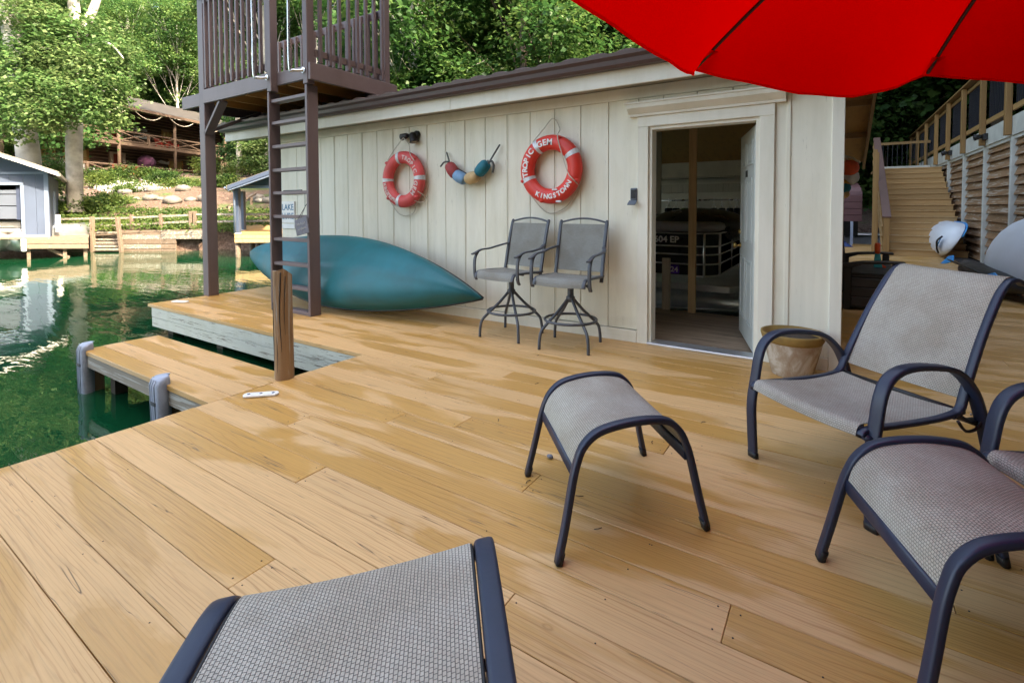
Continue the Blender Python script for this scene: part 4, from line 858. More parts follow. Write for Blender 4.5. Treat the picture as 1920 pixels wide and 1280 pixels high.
# ================================================================ BLUE POST DOCK SHELTER
DS = 17.2; KS = DS/F
def s(x, y, d=0.0): return LD((x-960)*KS, DS+d, EYE-(y-387)*KS)
sh = thing('dock_shelter', 'open dock shelter with blue grey posts and a low shingled roof', 'shelter', s(440, 437))
def sbox(x0, x1, y0, y1, t, d=0.0): return G().hexa([s(x0, y1, d), s(x1, y1, d), s(x1, y1, d+t), s(x0, y1, d+t), s(x0, y0, d), s(x1, y0, d), s(x1, y0, d+t), s(x0, y0, d+t)])
for x, y0, y1, d in ((442, 350, 436, .05), (421, 354, 433, 1.1), (371.5, 355, 427, 2.6), (470, 352, 428, 4.2)):
    part(sh, 'post', sbox(x-4.2, x+4.2, y0, y1-2, .16, d), 'blue_siding', .01); part(sh, 'post_base', sbox(x-3.8, x+3.8, y1-2, y1, .18, d-.01), 'white_plastic')
part(sh, 'deck_surface', G().hexa([s(438, 437.5, -.02), s(700, 435, -.02), s(700, 432, 5), s(378, 426, 3), s(438, 435.8, -.02), s(700, 433.4, -.02), s(700, 430, 5), s(378, 424, 3)]), 'stair_tread')
part(sh, 'deck_board', sbox(440, 560, 437.8, 445, .05, -.05), 'new_lumber', .01); part(sh, 'deck_board', sbox(440, 560, 445.4, 452.5, .05, -.05), 'new_lumber', .01)
for i in range(2):
    y = 436+i*7.5; part(sh, 'side_board', G().hexa([s(439, y+8.5), s(440, y+8.5), s(381, y+1, 3), s(380, y+1, 3), s(439, y+1.4), s(440, y+1.4), s(381, y-6, 3), s(380, y-6, 3)]), 'new_lumber')
for x, d in ((442, .1), (505, .2), (437, 1.2), (421, 2.2), (395, 2.8)): part(sh, 'pile', G().tube([s(x, 446, d), s(x, 520, d)], .085, seg=8), 'pale_dock')
part(sh, 'cross_board', sbox(415, 436, 450, 456, .06, .9), 'pale_dock')
A = [s(355, 350, 2.6), s(440, 349.5, -.4), s(560, 306, -.4), s(470, 318, 3.2)]
part(sh, 'roof', G().prism([A[0], A[1], A[2], A[3]], (0, 0, .07)), 'roof_grey')
part(sh, 'rake_board', G().prism([s(440, 346.5, -.42), s(560, 303, -.42), s(560, 311, -.42), s(440, 353.5, -.42)], ef*.04), 'blue_siding')
part(sh, 'rake_board', G().prism([s(441, 353.6, -.40), s(560, 311.2, -.40), s(560, 315, -.40), s(441, 356, -.40)], ef*.04), 'blue_trim')
part(sh, 'gutter', G().prism([s(354, 349, 2.6), s(440, 346, -.43), s(440, 353, -.43), s(354, 354.5, 2.6)], (.05, -.04, 0)), 'tan_soffit')
part(sh, 'header', sbox(445, 560, 345.5, 350.5, .10, 0), 'blue_trim'); part(sh, 'gable_panel', G().prism([s(448, 345, .02), s(560, 345, .02), s(560, 308, .02)], ef*.05), 'blue_siding')
part(sh, 'downspout', G().tube([s(436, 350, -.45), s(442, 355, -.12), s(443, 360, -.1), s(443, 434, -.1)], .035, seg=6), 'blue_trim')
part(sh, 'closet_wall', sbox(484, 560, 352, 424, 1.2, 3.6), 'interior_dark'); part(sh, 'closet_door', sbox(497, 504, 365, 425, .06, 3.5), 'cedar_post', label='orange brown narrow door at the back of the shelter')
part(sh, 'notice', sbox(487, 491.5, 374, 382, .03, 3.56), 'white_plastic')

# ================================================================ LOG CABIN
cd = (ef*math.cos(R(9.8))+er*math.sin(R(9.8))); cn_ = (er*math.cos(R(9.8))-ef*math.sin(R(9.8))); C0 = LD(-.816*43.5, 43.5)
def c(t, n, z): return C0+cd*t+cn_*n+Vector((0, 0, z))
def cbox(t0, t1, n0, n1, z0, z1): return G().hexa([c(t0, n0, z0), c(t1, n0, z0), c(t1, n1, z0), c(t0, n1, z0), c(t0, n0, z1), c(t1, n0, z1), c(t1, n1, z1), c(t0, n1, z1)])
lc = thing('log_cabin', 'dark two storey log cabin with red doors and long porches on the far hillside', 'house', c(4, -2, 4.2))
T0, T1 = -11, 16.5; PN = -2.4
part(lc, 'wall_core', cbox(T0, T1, PN-5, PN-.16, 3.0, 10.9), 'chinking')
ops = [(2.45, 4.2, 4.25, 6.6), (2.3, 4.0, 7.3, 9.7), (-4.0, -2.2, 5.0, 6.6), (-1.6, .6, 5.0, 6.6), (9.0, 10.8, 5.0, 6.4), (12.0, 13.6, 5.0, 6.4), (-3.5, -1.2, 8.2, 9.6), (8.2, 9.4, 8.0, 9.4)]
for k in range(22):
    z = 4.3+k*.30
    if 7.0 < z < 7.2: continue
    segs = [(T0, T1)]
    for a, b, z0, z1 in ops:
        if z0-.12 < z < z1+.1:
            ns = []
            for s0, s1 in segs:
                if b <= s0 or a >= s1: ns.append((s0, s1))
                else:
                    if a-s0 > .1: ns.append((s0, a))
                    if s1-b > .1: ns.append((b, s1))
            segs = ns
    for a, b in segs: part(lc, 'log', G().tube([c(a, PN-.12, z), c(b, PN-.12, z)], .05, .118, seg=8), 'log_brown')
def opening(t0, t1, z0, z1, kind):
    if kind == 'door':
        d = part(lc, 'door', cbox(t0+.42, t1-.42, PN-.12, PN-.02, z0, z1-.16), 'red_door')
        for a, b, e, f in ((t0+.12, t0+.40, z0, z1), (t1-.40, t1-.12, z0, z1), (t0+.41, t1-.41, z1-.15, z1)): part(d, 'frame', cbox(a, b, PN-.1, PN+.04, e, f), 'frame_cream')
    else:
        d = part(lc, 'window', cbox(t0+.15, t1-.15, PN-.14, PN-.06, z0+.1, z1-.1), 'curtain')
        part(d, 'frame', cbox(t0, t0+.15, PN-.14, PN+.03, z0, z1), 'cedar_post'); part(d, 'frame', cbox(t1-.15, t1, PN-.14, PN+.03, z0, z1), 'cedar_post'); part(d, 'sash', cbox((t0+t1)/2-.05, (t0+t1)/2+.05, PN-.1, PN+.01, z0+.1, z1-.1), 'cedar_post')
        part(d, 'sash', cbox(t0+.15, t1-.15, PN-.11, PN, (z0+z1)/2-.03, (z0+z1)/2+.03), 'cedar_post')
for i, (a, b, e, f) in enumerate(ops): opening(a, b, e, f, 'door' if i < 2 else 'window')
part(lc, 'porch_floor', cbox(T0, T1+.6, PN, .25, 4.0, 4.22), 'porch_wood'); part(lc, 'upper_porch_floor', cbox(T0, T1+.6, PN, .25, 7.02, 7.3), 'porch_wood')
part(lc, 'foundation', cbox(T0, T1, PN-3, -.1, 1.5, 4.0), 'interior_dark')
for t in (-10.5, -4.6, 1.2, 7.2, 14.1): part(lc, 'porch_post', G().tube([c(t, .12, 3.6), c(t, .12, 10.3)], .15, seg=8), 'porch_wood')
for t0, t1 in ((-10.5, -4.6), (-4.6, 1.2), (1.2, 7.2), (7.2, 14.1)):
    for zb in (4.22, 7.3):
        part(lc, 'porch_rail', G().beam(c(t0, .12, zb+1.0), c(t1, .12, zb+1.0), .10, .12), 'porch_wood'); part(lc, 'porch_rail', G().beam(c(t0, .12, zb+.15), c(t1, .12, zb+.15), .10, .10), 'porch_wood')
        tm = (t0+t1)/2; part(lc, 'rail_post', cbox(tm-.09, tm+.09, .03, .21, zb, zb+1.05), 'porch_wood')
        for a, b in ((t0, tm), (tm, t1)):
            part(lc, 'cross_rail', G().beam(c(a, .13, zb+.15), c(b, .13, zb+.95), .06, .08), 'porch_wood'); part(lc, 'cross_rail', G().beam(c(a, .16, zb+.95), c(b, .16, zb+.15), .06, .08), 'porch_wood')
part(lc, 'roof', G().hexa([c(T0-1, .9, 10.25), c(T1+1.5, .9, 10.25), c(T1+1.5, -5.5, 12.7), c(T0-1, -5.5, 12.7), c(T0-1, .9, 10.45), c(T1+1.5, .9, 10.45), c(T1+1.5, -5.5, 12.9), c(T0-1, -5.5, 12.9)]), 'shingle')
part(lc, 'eave_board', cbox(T0-1, T1+1.5, .9, .96, 10.2, 10.45), 'porch_wood')
for t0, t1 in ((-1.5, 1.6), (2.2, 5.2), (5.9, 9.0), (9.7, 12.7)):
    part(lc, 'rope_swag', G().tube(curve([c(t0, .8, 10.2), c((t0*3+t1)/4, .8, 9.75), c((t0+t1)/2, .8, 9.6), c((t0+3*t1)/4, .8, 9.75), c(t1, .8, 10.2)], 4), .045, seg=6), 'rope_pale')
M_ = frame(c(6.0, PN+.02, 8.95), cd, V(0, 0, 1)); g = G()
for i in range(3):
    for k in range(11-2*(i == 0)): g.add([M_ @ V(x, y, z) for x, y, z in ((k*.17-1+.0, -i*.36, 0), (k*.17-.90, -i*.36, 0), (k*.17-.9, -i*.36+.05+.19*((k*7+i) % 3)/2, 0), (k*.17-1, -i*.36+.24, 0), (k*.17-1, -i*.36, .05), (k*.17-.90, -i*.36, .05), (k*.17-.9, -i*.36+.22, .05), (k*.17-1, -i*.36+.24, .05))], [(4, 5, 6, 7), (0, 1, 5, 4), (1, 2, 6, 5), (2, 3, 7, 6), (3, 0, 4, 7)])
solo('wall_lettering', g, 'float_white', 'pale cut out letters on the upper porch wall of the log cabin', 'sign')
solo('wall_plaque', G().lathe([(0, 0), (.34, 0), (.34, .05), (0, .05)], c(6.9, PN+.02, 6.0), 18, Matrix((cd, V(0, 0, 1), cn_)).transposed()), 'hull_white', 'oval white plaque right of the lower red door of the cabin', 'plaque')
solo('fish_ornament', G().prism([c(7.5, PN+.03, 6.1), c(8.0, PN+.03, 6.3), c(8.7, PN+.03, 6.12), c(9.0, PN+.03, 6.3), c(8.95, PN+.03, 5.9), c(8.0, PN+.03, 5.95)], cn_*.05), 'float_white', 'pale fish shaped ornament beside the oval plaque on the cabin', 'ornament')
solo('patio_ball', G().blob(c(4.9, -.9, 5.75), .75, .75, .72, 14, 10, None, .04), 'ball_purple', 'purple and red round ornament on the lower porch of the cabin', 'ornament')
def ad_chair(t, n, z, lab, mat, cat='chair'):
    rt_ = thing('porch_chair', lab, cat, c(t, n, z)); 
    part(rt_, 'seat', G().hexa([c(t-.3, n+.3, z+.40), c(t+.3, n+.3, z+.40), c(t+.3, n-.3, z+.30), c(t-.3, n-.3, z+.30), c(t-.3, n+.3, z+.44), c(t+.3, n+.3, z+.44), c(t+.3, n-.3, z+.34), c(t-.3, n-.3, z+.34)]), mat)
    for k in range(5): a = t-.28+k*.125; part(rt_, 'back_slat', G().beam(c(a+.03, n-.28, z+.32), c(a+.03+(k-2)*.03, n-.58, z+1.15-.05*abs(k-2)), .10, .03, tuple(cd)), mat)
    for sx in (-.36, .36): part(rt_, 'arm', cbox(t+sx-.06, t+sx+.06, n-.4, n+.38, z+.60, z+.63), mat); part(rt_, 'leg', cbox(t+sx-.04, t+sx+.04, n+.28, n+.36, z, z+.6), mat); part(rt_, 'leg', cbox(t+sx-.04, t+sx+.04, n-.36, n-.28, z, z+.6), mat)
ad_chair(6.8, -1.0, 7.3, 'red slatted chair on the upper porch right of the red door', 'chair_red')
ad_chair(8.2, -1.1, 7.3, 'red slatted chair on the upper porch farther from the red door', 'chair_red')
ad_chair(-.9, -.9, 4.22, 'grey slatted chair on the lower porch left of the first post', 'cushion_grey')
ad_chair(-2.4, -.9, 4.22, 'grey slatted chair at the far left of the lower porch', 'cushion_grey')
be = thing('porch_bench', 'red cushioned bench on the lower porch of the log cabin', 'bench', c(3.0, -.7, 4.22))
part(be, 'frame', cbox(1.7, 4.2, -1.1, -.3, 4.22, 4.60), 'chair_red'); part(be, 'backrest', cbox(1.7, 4.2, -1.2, -1.1, 4.6, 5.3), 'chair_red'); part(be, 'cushion', cbox(1.85, 2.95, -1.05, -.35, 4.61, 4.78), 'float_white', .04); part(be, 'cushion', cbox(3.0, 4.1, -1.05, -.35, 4.61, 4.78), 'float_white', .04)

# ================================================================ SLING FURNITURE
def sling(par, name, prof, w0, w1, axis, mat='sling_weave', th=.004, ncol=9, sag=.0):
    """sheet following a profile curve [(s,z)], stretched between w0 and w1; axis 'y' = profile runs along local y"""
    pts = curve([(a, 0, b) for a, b in prof], 5); rows = []; uv = []; L = 0
    for i, p in enumerate(pts):
        if i: L += (p-pts[i-1]).length
        row = []; ur = []
        for j in range(ncol):
            t = j/(ncol-1); ww = w0+(w1-w0)*t; z = p.z-sag*(1-(2*t-1)**2)
            row.append(V(ww, p.x, z) if axis == 'y' else V(p.x, ww, z)); ur.append((ww, L) if axis == 'y' else (L, ww))
        rows.append(row); uv.append(ur)
    g = G().grid(rows, uv, (0, 0, -th)); return part(par, name, g, mat, local=True)
def make_ottoman(name, label, W=.62, Dp=.65, mat='sling_weave', group=None):
    """foot a at origin; rails run along x (length W); arched bows run along y (Dp)"""
    t = thing(name, label, 'ottoman', (0, 0, 0), 0, group)
    bow = [(0, 0), (.03, .12), (.065, .28), (.085, .345), (.11, .395), (.16, .437), (.23, .455), (.325, .462), (.42, .457), (.49, .440), (.54, .395), (.565, .345), (.585, .28), (.62, .12), (.65, 0)]
    bow = [(a*Dp/.65, b) for a, b in bow]
    for sx in (0, 1):
        x = lambda z: (sx*W)+(1-2*sx)*(.035*min(1, z/.4)**1.2)
        part(t, 'bow_leg', G().tube(curve([(x(b), a, b+.012) for a, b in bow], 3), .0135, .021, 12, (1, 0, 0), box=True), 'frame_metal', local=True)
        for yy, ly in ((0, .0), (Dp, Dp)): part(t, 'foot_cap', G().tube([(sx*W, ly, .002), (sx*W+(1-2*sx)*.004, ly+(.012 if ly == 0 else -.012), .042)], .0145, .0225, 10, (1, 0, 0), box=True), 'rubber', local=True)
    for yy in (.077, Dp-.077): part(t, 'side_rail', G().tube([(.036, yy, .305), (W-.036, yy, .305)], .010, .026, 8, (0, 0, 1), box=True), 'frame_metal', local=True)
    pr = [(.072, .325), (.088, .375), (.118, .418), (.17, .452), (.24, .468), (.325, .474), (.41, .468), (.48, .452), (.532, .418), (.562, .375), (.578, .325)]
    sling(t, 'sling', [(a*Dp/.65, b) for a, b in pr], .052, W-.052, 'y', mat, sag=.006)
    for ch in t.children:
        for v in ch.data.vertices: v.co.x -= .16*v.co.y
    return t
# measured feet: a, b, c, d of the nearer ottoman; x runs a->b, y runs away from a along a->d
o1 = make_ottoman('ottoman', 'small sling ottoman standing alone in the middle of the deck, four splayed legs')
o1.location = (-1.254, 2.06, 0); o1.rotation_euler = (0, 0, math.atan2(-.462, .414))
o2 = dup(o1, (-.028, 2.154, 0), R(-69), 'grey sling ottoman at the right edge of the deck, in front of the reclining chair')

def make_chair(label):
    W = .632; t = thing('reclining_chair', label, 'chair')
    arm = [(0, 0), (-.012, .18), (-.014, .30), (.008, .43), (.030, .54), (.065, .605), (.125, .640), (.22, .650), (.36, .636), (.47, .608), (.555, .545), (.61, .47), (.665, .34), (.72, .18), (.765, 0)]
    for sx in (0, 1):
        x = sx*W
        part(t, 'arm_leg', G().tube(curve([(x, a, b) for a, b in arm], 4), .0275, .0135, 12, (0, 0, 1) if False else (1, 0, 0), box=True) if False else
             G().tube(curve([(x, a, b) for a, b in arm], 4), .0125, .0275, 12, (1, 0, 0), box=True), 'frame_metal', local=True)
        part(t, 'foot_cap', G().tube([(x, 0, .001), (x, -.002, .03)], .014, .029, 8, (1, 0, 0), box=True), 'rubber', local=True)
        xi = x+(.03 if sx == 0 else -.03)
        part(t, 'seat_rail', G().tube(curve([(xi, -.035, .385), (xi, .0, .405), (xi, .2, .398), (xi, .42, .395), (xi, .57, .41)], 4), .010, .018, 8, (1, 0, 0), box=True), 'frame_metal', local=True)
        part(t, 'back_rail', G().tube(curve([(xi, .50, .395), (xi, .56, .42), (xi, .61, .50), (xi, .75, .71), (xi, .88, .875), (xi, .95, .945), (xi, 1.00, .972), (xi, 1.05, .975), (xi, 1.085, .955)], 4), .011, .019, 8, (1, 0, 0), box=True), 'frame_metal', local=True)
        part(t, 'hinge_bracket', G().tube([(xi, .54, .40), (xi, .60, .36), (xi, .70, .355)], .006, .022, 8, (1, 0, 0), box=True).tube(curve([(x, .50, .385), (x, .55, .335), (x, .62, .335), (x, .655, .375)], 3), .007, seg=6), 'rubber', local=True)
        part(t, 'front_bracket', G().tube([(x, -.01, .375), (xi, -.02, .385)], .016, seg=8), 'frame_metal', local=True)
        g = G()
        for (yy, zz) in ((.68, .61), (.80, .775), (.90, .89), (.61, .395)): g.lathe([(.006, 0), (.006, .004), (0, .006)], (x-.018 if sx else x+.018, yy, zz), 8, Matrix.Rotation(R(90 if sx else -90), 3, 'Y'))
        part(t, 'bolts', g, 'steel', local=True)
    part(t, 'front_bar', G().tube([(.03, -.028, .385), (W-.03, -.028, .385)], .012, seg=8), 'rubber', local=True)
    part(t, 'rear_bar', G().tube([(.03, .575, .405), (W-.03, .575, .405)], .012, seg=8).tube([(0, .655, .345), (W, .655, .345)], .011, seg=8), 'rubber', local=True)
    sling(t, 'seat', [(-.045, .385), (-.035, .415), (.0, .427), (.12, .412), (.30, .398), (.46, .402), (.555, .415)], .042, W-.042, 'y', sag=.012)
    bk_ = [(.598, .462), (.63, .525), (.75, .722), (.88, .885), (.945, .953), (.99, .984), (1.04, .990), (1.075, .974)]
    sling(t, 'backrest', bk_, .042, W-.042, 'y', sag=.004)
    for ch in t.children:   # the back sits slightly askew in its hinges
        if ch.name.startswith(('back', 'bolts')):
            for v in ch.data.vertices: v.co.y -= .13*max(0, v.co.x/W)*max(0, v.co.z-.42)/.55
    return t
ch1 = make_chair('reclining sling chair with curved arms and a high back, facing the ottoman')
ch1.location = (-.343, 2.857, 0); ch1.rotation_euler = (0, 0, R(-39.4))
ch2 = dup(ch1, (.495, 2.51, 0), R(-58), 'sling chair cut off by the right edge, only its arm and seat corner showing')

# chaise lounge, foot end in view at the bottom
cz = thing('chaise_lounge', 'sling chaise lounge with dark blue side rails, foot end at the bottom of the picture', 'chaise lounge', (-1.022, .862, 0), math.atan2(-.356*1.0, .462)+R(90)-R(90))
LW = .635
railp = [(-.015, .325), (.02, .372), (.07, .398), (.2, .408), (.6, .41), (1.2, .42), (1.45, .47), (1.75, .62)]
def chl(par, name, g, mat): return part(par, name, g, mat, local=True)
for sy in (-1, 1):
    y = sy*(LW/2)
    chl(cz, 'side_rail', G().tube(curve([(a, y, b) for a, b in railp], 5), .028, .018, 12, (0, 0, 1), box=True), 'frame_metal')
    chl(cz, 'inner_bead', G().tube(curve([(a, y-sy*.036, b+.004) for a, b in railp], 5), .005, .008, 8, (0, 0, 1)), 'rubber')
    for lx in (.35, 1.25): chl(cz, 'leg', G().tube(curve([(lx, y, .40), (lx-.02, y, .25), (lx-.05, y, 0)], 4), .022, .014, 10, (1, 0, 0), box=True), 'frame_metal')
for lx in (.02, .35, 1.25): chl(cz, 'cross_bar', G().tube([(lx, -LW/2, .35), (lx, LW/2, .35)], .012, seg=8), 'frame_metal')
sling(cz, 'sling', [(-.005, .345), (.018, .385), (.065, .410), (.2, .419), (.6, .421), (1.2, .431), (1.45, .481), (1.75, .632)], -LW/2+.040, LW/2-.040, 'y2' if False else 'x', sag=.012)

for ch in cz.children:
    for v in ch.data.vertices: v.co.y -= .20*max(0, v.co.x)

# ================================================================ BAR STOOLS
def make_stool(label):
    t = thing('bar_stool', label, 'bar stool')
    L_ = lambda n, g, m_: part(t, n, g, m_, local=True)
    for k in range(4):
        a = R(45+90*k+8); d = V(math.cos(a), math.sin(a), 0)
        L_('leg', G().tube(curve([d*.02+V(0, 0, .46), d*.13+V(0, 0, .34), d*.245+V(0, 0, .235), d*.305+V(0, 0, .17), d*.325+V(0, 0, .09), d*.33], 4), .0145, seg=9), 'stool_metal')
    L_('foot_ring', G().tube([V(.245*math.cos(2*PI*k/36), .245*math.sin(2*PI*k/36), .255) for k in range(36)], .0125, seg=8, closed=True), 'stool_metal')
    L_('column', G().lathe([(.03, .42), (.042, .45), (.042, .47), (.030, .48), (.030, .62), (.09, .625), (.09, .64)], (0, 0, 0), 16), 'stool_metal')
    W = .245
    for sx in (-1, 1):
        x = sx*W
        L_('seat_rail', G().tube(curve([(x, -.27, .60), (x, -.262, .635), (x, -.22, .665), (x, -.05, .665), (x, .14, .655), (x, .20, .66)], 4), .011, .017, 8, (1, 0, 0), box=True), 'stool_metal')
        L_('back_post', G().tube(curve([(x, .165, .60), (x, .185, .68), (x, .235, .90), (x, .29, 1.10), (x, .315, 1.17)], 4), .011, .017, 8, (1, 0, 0), box=True), 'stool_metal')
        L_('finial', G().blob((x, .318, 1.178), .016, .016, .014, 10, 6), 'stool_metal')
        xo = sx*(W+.045)
        L_('arm', G().tube(curve([(x, .225, .93), (xo, .12, .905), (xo, -.02, .885), (xo, -.14, .88), (xo, -.22, .855), (xo, -.275, .84)], 4), .019, .008, 10, (0, 0, 1), box=True), 'stool_metal')
        L_('arm_support', G().tube(curve([(xo, -.19, .865), (xo, -.235, .80), (xo, -.245, .70), (xo, -.235, .61), (xo, -.215, .575)], 4), .009, .017, 8, (1, 0, 0), box=True), 'stool_metal')
        L_('bracket', G().tube([(xo, -.225, .60), (x, -.20, .62)], .012, seg=8), 'stool_metal')
    L_('crest_rail', G().tube(curve([(-W, .315, 1.165), (-.12, .325, 1.195), (0, .328, 1.206), (.12, .325, 1.195), (W, .315, 1.165)], 4), .010, seg=8), 'stool_metal')
    L_('under_frame', G().tube([(-W, -.10, .655), (W, -.10, .655)], .012, seg=8).tube([(-W, .14, .65), (W, .14, .65)], .012, seg=8).tube([(-W, -.245, .63), (W, -.245, .63)], .010, seg=8), 'rubber')
    sling(t, 'seat', [(-.272, .605), (-.266, .645), (-.225, .677), (-.05, .672), (.16, .668)], -W+.012, W-.012, 'y', 'stool_sling', sag=.008)
    sling(t, 'backrest', [(.195, .70), (.24, .90), (.288, 1.10), (.300, 1.15)], -W+.012, W-.012, 'y', 'stool_sling', sag=0)
    return t
s1 = make_stool('bar height sling chair on a swivel base, the one nearer the canoe'); s1.location = (-2.79, 4.27, 0); s1.rotation_euler = (0, 0, R(-8))
s2 = dup(s1, (-2.095, 4.235, 0), R(2), 'bar height sling chair on a swivel base, the one nearer the open door')
s2.children[0].location = s2.children[0].location

# ================================================================ CANOE
can = thing('canoe', 'teal canoe turned over and leaning on its side against the boathouse wall', 'canoe', (-5.2, 4.3, 0))
def canoe_pt(t, a):   # t -1..1 along, a 0..1 from lower gunwale round the bottom to the upper gunwale
    Lh = 2.24; xx = -5.47+t*Lh; e = max(0, 1-abs(t)**1.95); wd = .475*e**.95+.004; dp_ = .35*(1-.34*abs(t)**3)*(1-abs(t)**11)**.6
    an = PI*a; cx = -math.cos(an); sx_ = math.sin(an)
    u = wd*math.copysign(abs(cx)**.78, cx); n_ = dp_*(abs(sx_)**.60)+.020*math.exp(-((a-.5)/.035)**2)*(1-abs(t)**6)
    sheer = -.10*abs(t)**2.6
    U = Vector((0, .50, .866)); Nn = Vector((0, -.866, .5)); base = Vector((xx, 4.285, .46+(-.03*t)-.06*max(0, t)**2+.12*max(0, -t)**2))
    return base+U*u+Nn*(n_+sheer)
rows = []; ts = [-1+2*i/48 for i in range(49)]
for t in ts: rows.append([canoe_pt(t, j/36) for j in range(37)])
part(can, 'hull', G().grid(rows, None, (0, .004, -.003)), 'canoe_teal')
for a in (0, 1): part(can, 'gunwale', G().tube([canoe_pt(t, a) for t in ts], .015, .013, 8), 'black_plastic')
g = G()
for t in (-.72, -.45, -.1, .05, .12, .45, .62, .8): p = canoe_pt(t, .03); g.blob(p+V(0, -.004, .012), .006, .006, .006, 6, 4)
part(can, 'rivets', g, 'steel')
part(can, 'seat', G().beam(canoe_pt(-.5, .0)+V(0, .03, .02), canoe_pt(-.5, 1)+V(0, 0, -.03), .25, .02, (1, 0, 0)), 'black_plastic'); part(can, 'thwart', G().beam(canoe_pt(0, .0)+V(0, .03, .02), canoe_pt(0, 1)+V(0, 0, -.03), .06, .02, (1, 0, 0)), 'black_plastic')

# ================================================================ LIFE RINGS, FLOATS, LIGHT, LOCK BOX
def ring_text(g, txt, cx, cz, y, r_, a0, a1, size, inward=False):
    n_ = len(txt)
    for i, chh in enumerate(txt):
        if chh == ' ': continue
        a = R(a0+(a1-a0)*(i/(n_-1) if n_ > 1 else .5)); rad = V(math.cos(a), 0, math.sin(a)); upv = -rad if inward else rad
        xv = Vector((upv.z, 0, -upv.x)); o = V(cx, y, cz)+rad*r_-upv*size*.36
        text(g, chh, size, frame(o, xv, upv), .002, .0022)
def life_ring(label, cx, cz, Rm, rr, ringmat, printm, bands, texts, loops, hook, yc=None, extra=()):
    y = YW-.018-rr*.8; t = thing('life_ring', label, 'life ring', (cx, YW, cz))
    seg = 56; g = G(); vs = []
    for i in range(seg):
        a = 2*PI*i/seg
        for j in range(16):
            b = 2*PI*j/16; k = Rm+rr*math.cos(b); vs.append((cx+k*math.cos(a), y-rr*.80*math.sin(b), cz+k*math.sin(a)))
    g.add(vs, [(i*16+j, i*16+(j+1) % 16, ((i+1) % seg)*16+(j+1) % 16, ((i+1) % seg)*16+j) for i in range(seg) for j in range(16)], True); part(t, 'ring', g, ringmat)
    for b_ in bands:
        vs = []; n_ = 5
        for i in range(n_):
            a = R(b_-4.6+9.2*i/(n_-1))
            for j in range(16):
                bb_ = 2*PI*j/16; k = Rm+(rr+.003)*math.cos(bb_); vs.append((cx+k*math.cos(a), y-(rr+.003)*.80*math.sin(bb_), cz+k*math.sin(a)))
        part(t, 'reflective_band', G().add(vs, [(i*16+j, i*16+(j+1) % 16, (i+1)*16+(j+1) % 16, (i+1)*16+j) for i in range(n_-1) for j in range(16)], True), 'band_silver')
    for (tx, a0, a1, sz, inw) in texts: g = G(); ring_text(g, tx, cx, cz, y-rr*.80-.0015, Rm, a0, a1, sz, inw); part(t, 'lettering', g, printm)
    for lp in loops: part(t, 'rope', G().tube(curve([V(cx+a, yy, cz+b) for a, yy, b in lp], 5), .0055, seg=6), 'rope_pale')
    g = G()
    for a in hook: ra = R(a); g.blob((cx+(Rm+rr*.72)*math.cos(ra), y-rr*.45, cz+(Rm+rr*.72)*math.sin(ra)), .03, .03, .022, 8, 6)
    part(t, 'rope_cleat', g, ringmat)
    for ex in extra: part(t, 'label_patch', ex, 'band_silver')
    return t
yf = YW-.16
px2 = (-2.516, 1.716)
life_ring('bright red ring buoy with TROPIC GEM KINGSTOWN lettering above the bar stools', px2[0], px2[1], .283, .080, 'ring_red', 'print_white', (30, 121, 201),
          (('TROPIC', 191, 137, .085, False), ('GEM', 111, 86, .088, False), ('KINGSTOWN', 244, 328, .070, True)),
          [[(-.20, yf+.05, .30), (-.10, YW-.05, .44), (.0, YW-.03, .54), (.09, YW-.05, .42), (.12, yf, .33), (.17, yf, .15), (.24, yf, -.05), (.31, yf, -.13), (.30, YW-.05, -.2), (.17, YW-.03, -.38), (.0, YW-.025, -.46), (-.12, YW-.03, -.43), (-.26, YW-.05, -.27)]],
          (70, 255, 338, 200), extra=(G().box(px2[0]+.05, px2[0]+.11, YW-.150, YW-.128, px2[1]-.222, px2[1]-.206), G().box(px2[0]+.08, px2[0]+.14, YW-.125, YW-.10, px2[1]-.345, px2[1]-.327)))
px1 = (-4.672, 1.682)
life_ring('faded red ring buoy hanging under the black twin floodlight', px1[0], px1[1], .283, .080, 'ring_faded', 'print_faded', (102, 2, 181, 258),
          (('TROPIC', 78, 20, .075, False), ('GEM', -12, -38, .085, False), ('KINGSTOWN', 193, 249, .066, True)),
          [[(-.27, yf+.06, .26), (-.18, YW-.06, .40), (.02, YW-.10, .53)], [(.02, YW-.10, .53), (.10, YW-.08, .44), (.20, yf, .30), (.27, yf, .22)],
           [(.32, yf, -.16), (.36, YW-.05, -.24), (.30, YW-.05, -.30), (.20, yf+.04, -.27)], [(.20, YW-.06, -.30), (.12, YW-.03, -.43), (-.03, YW-.03, -.47), (-.15, YW-.03, -.44), (-.26, YW-.04, -.32), (-.33, YW-.06, -.2), (-.37, YW-.06, -.10)]],
          (48, 318, 225, 140))
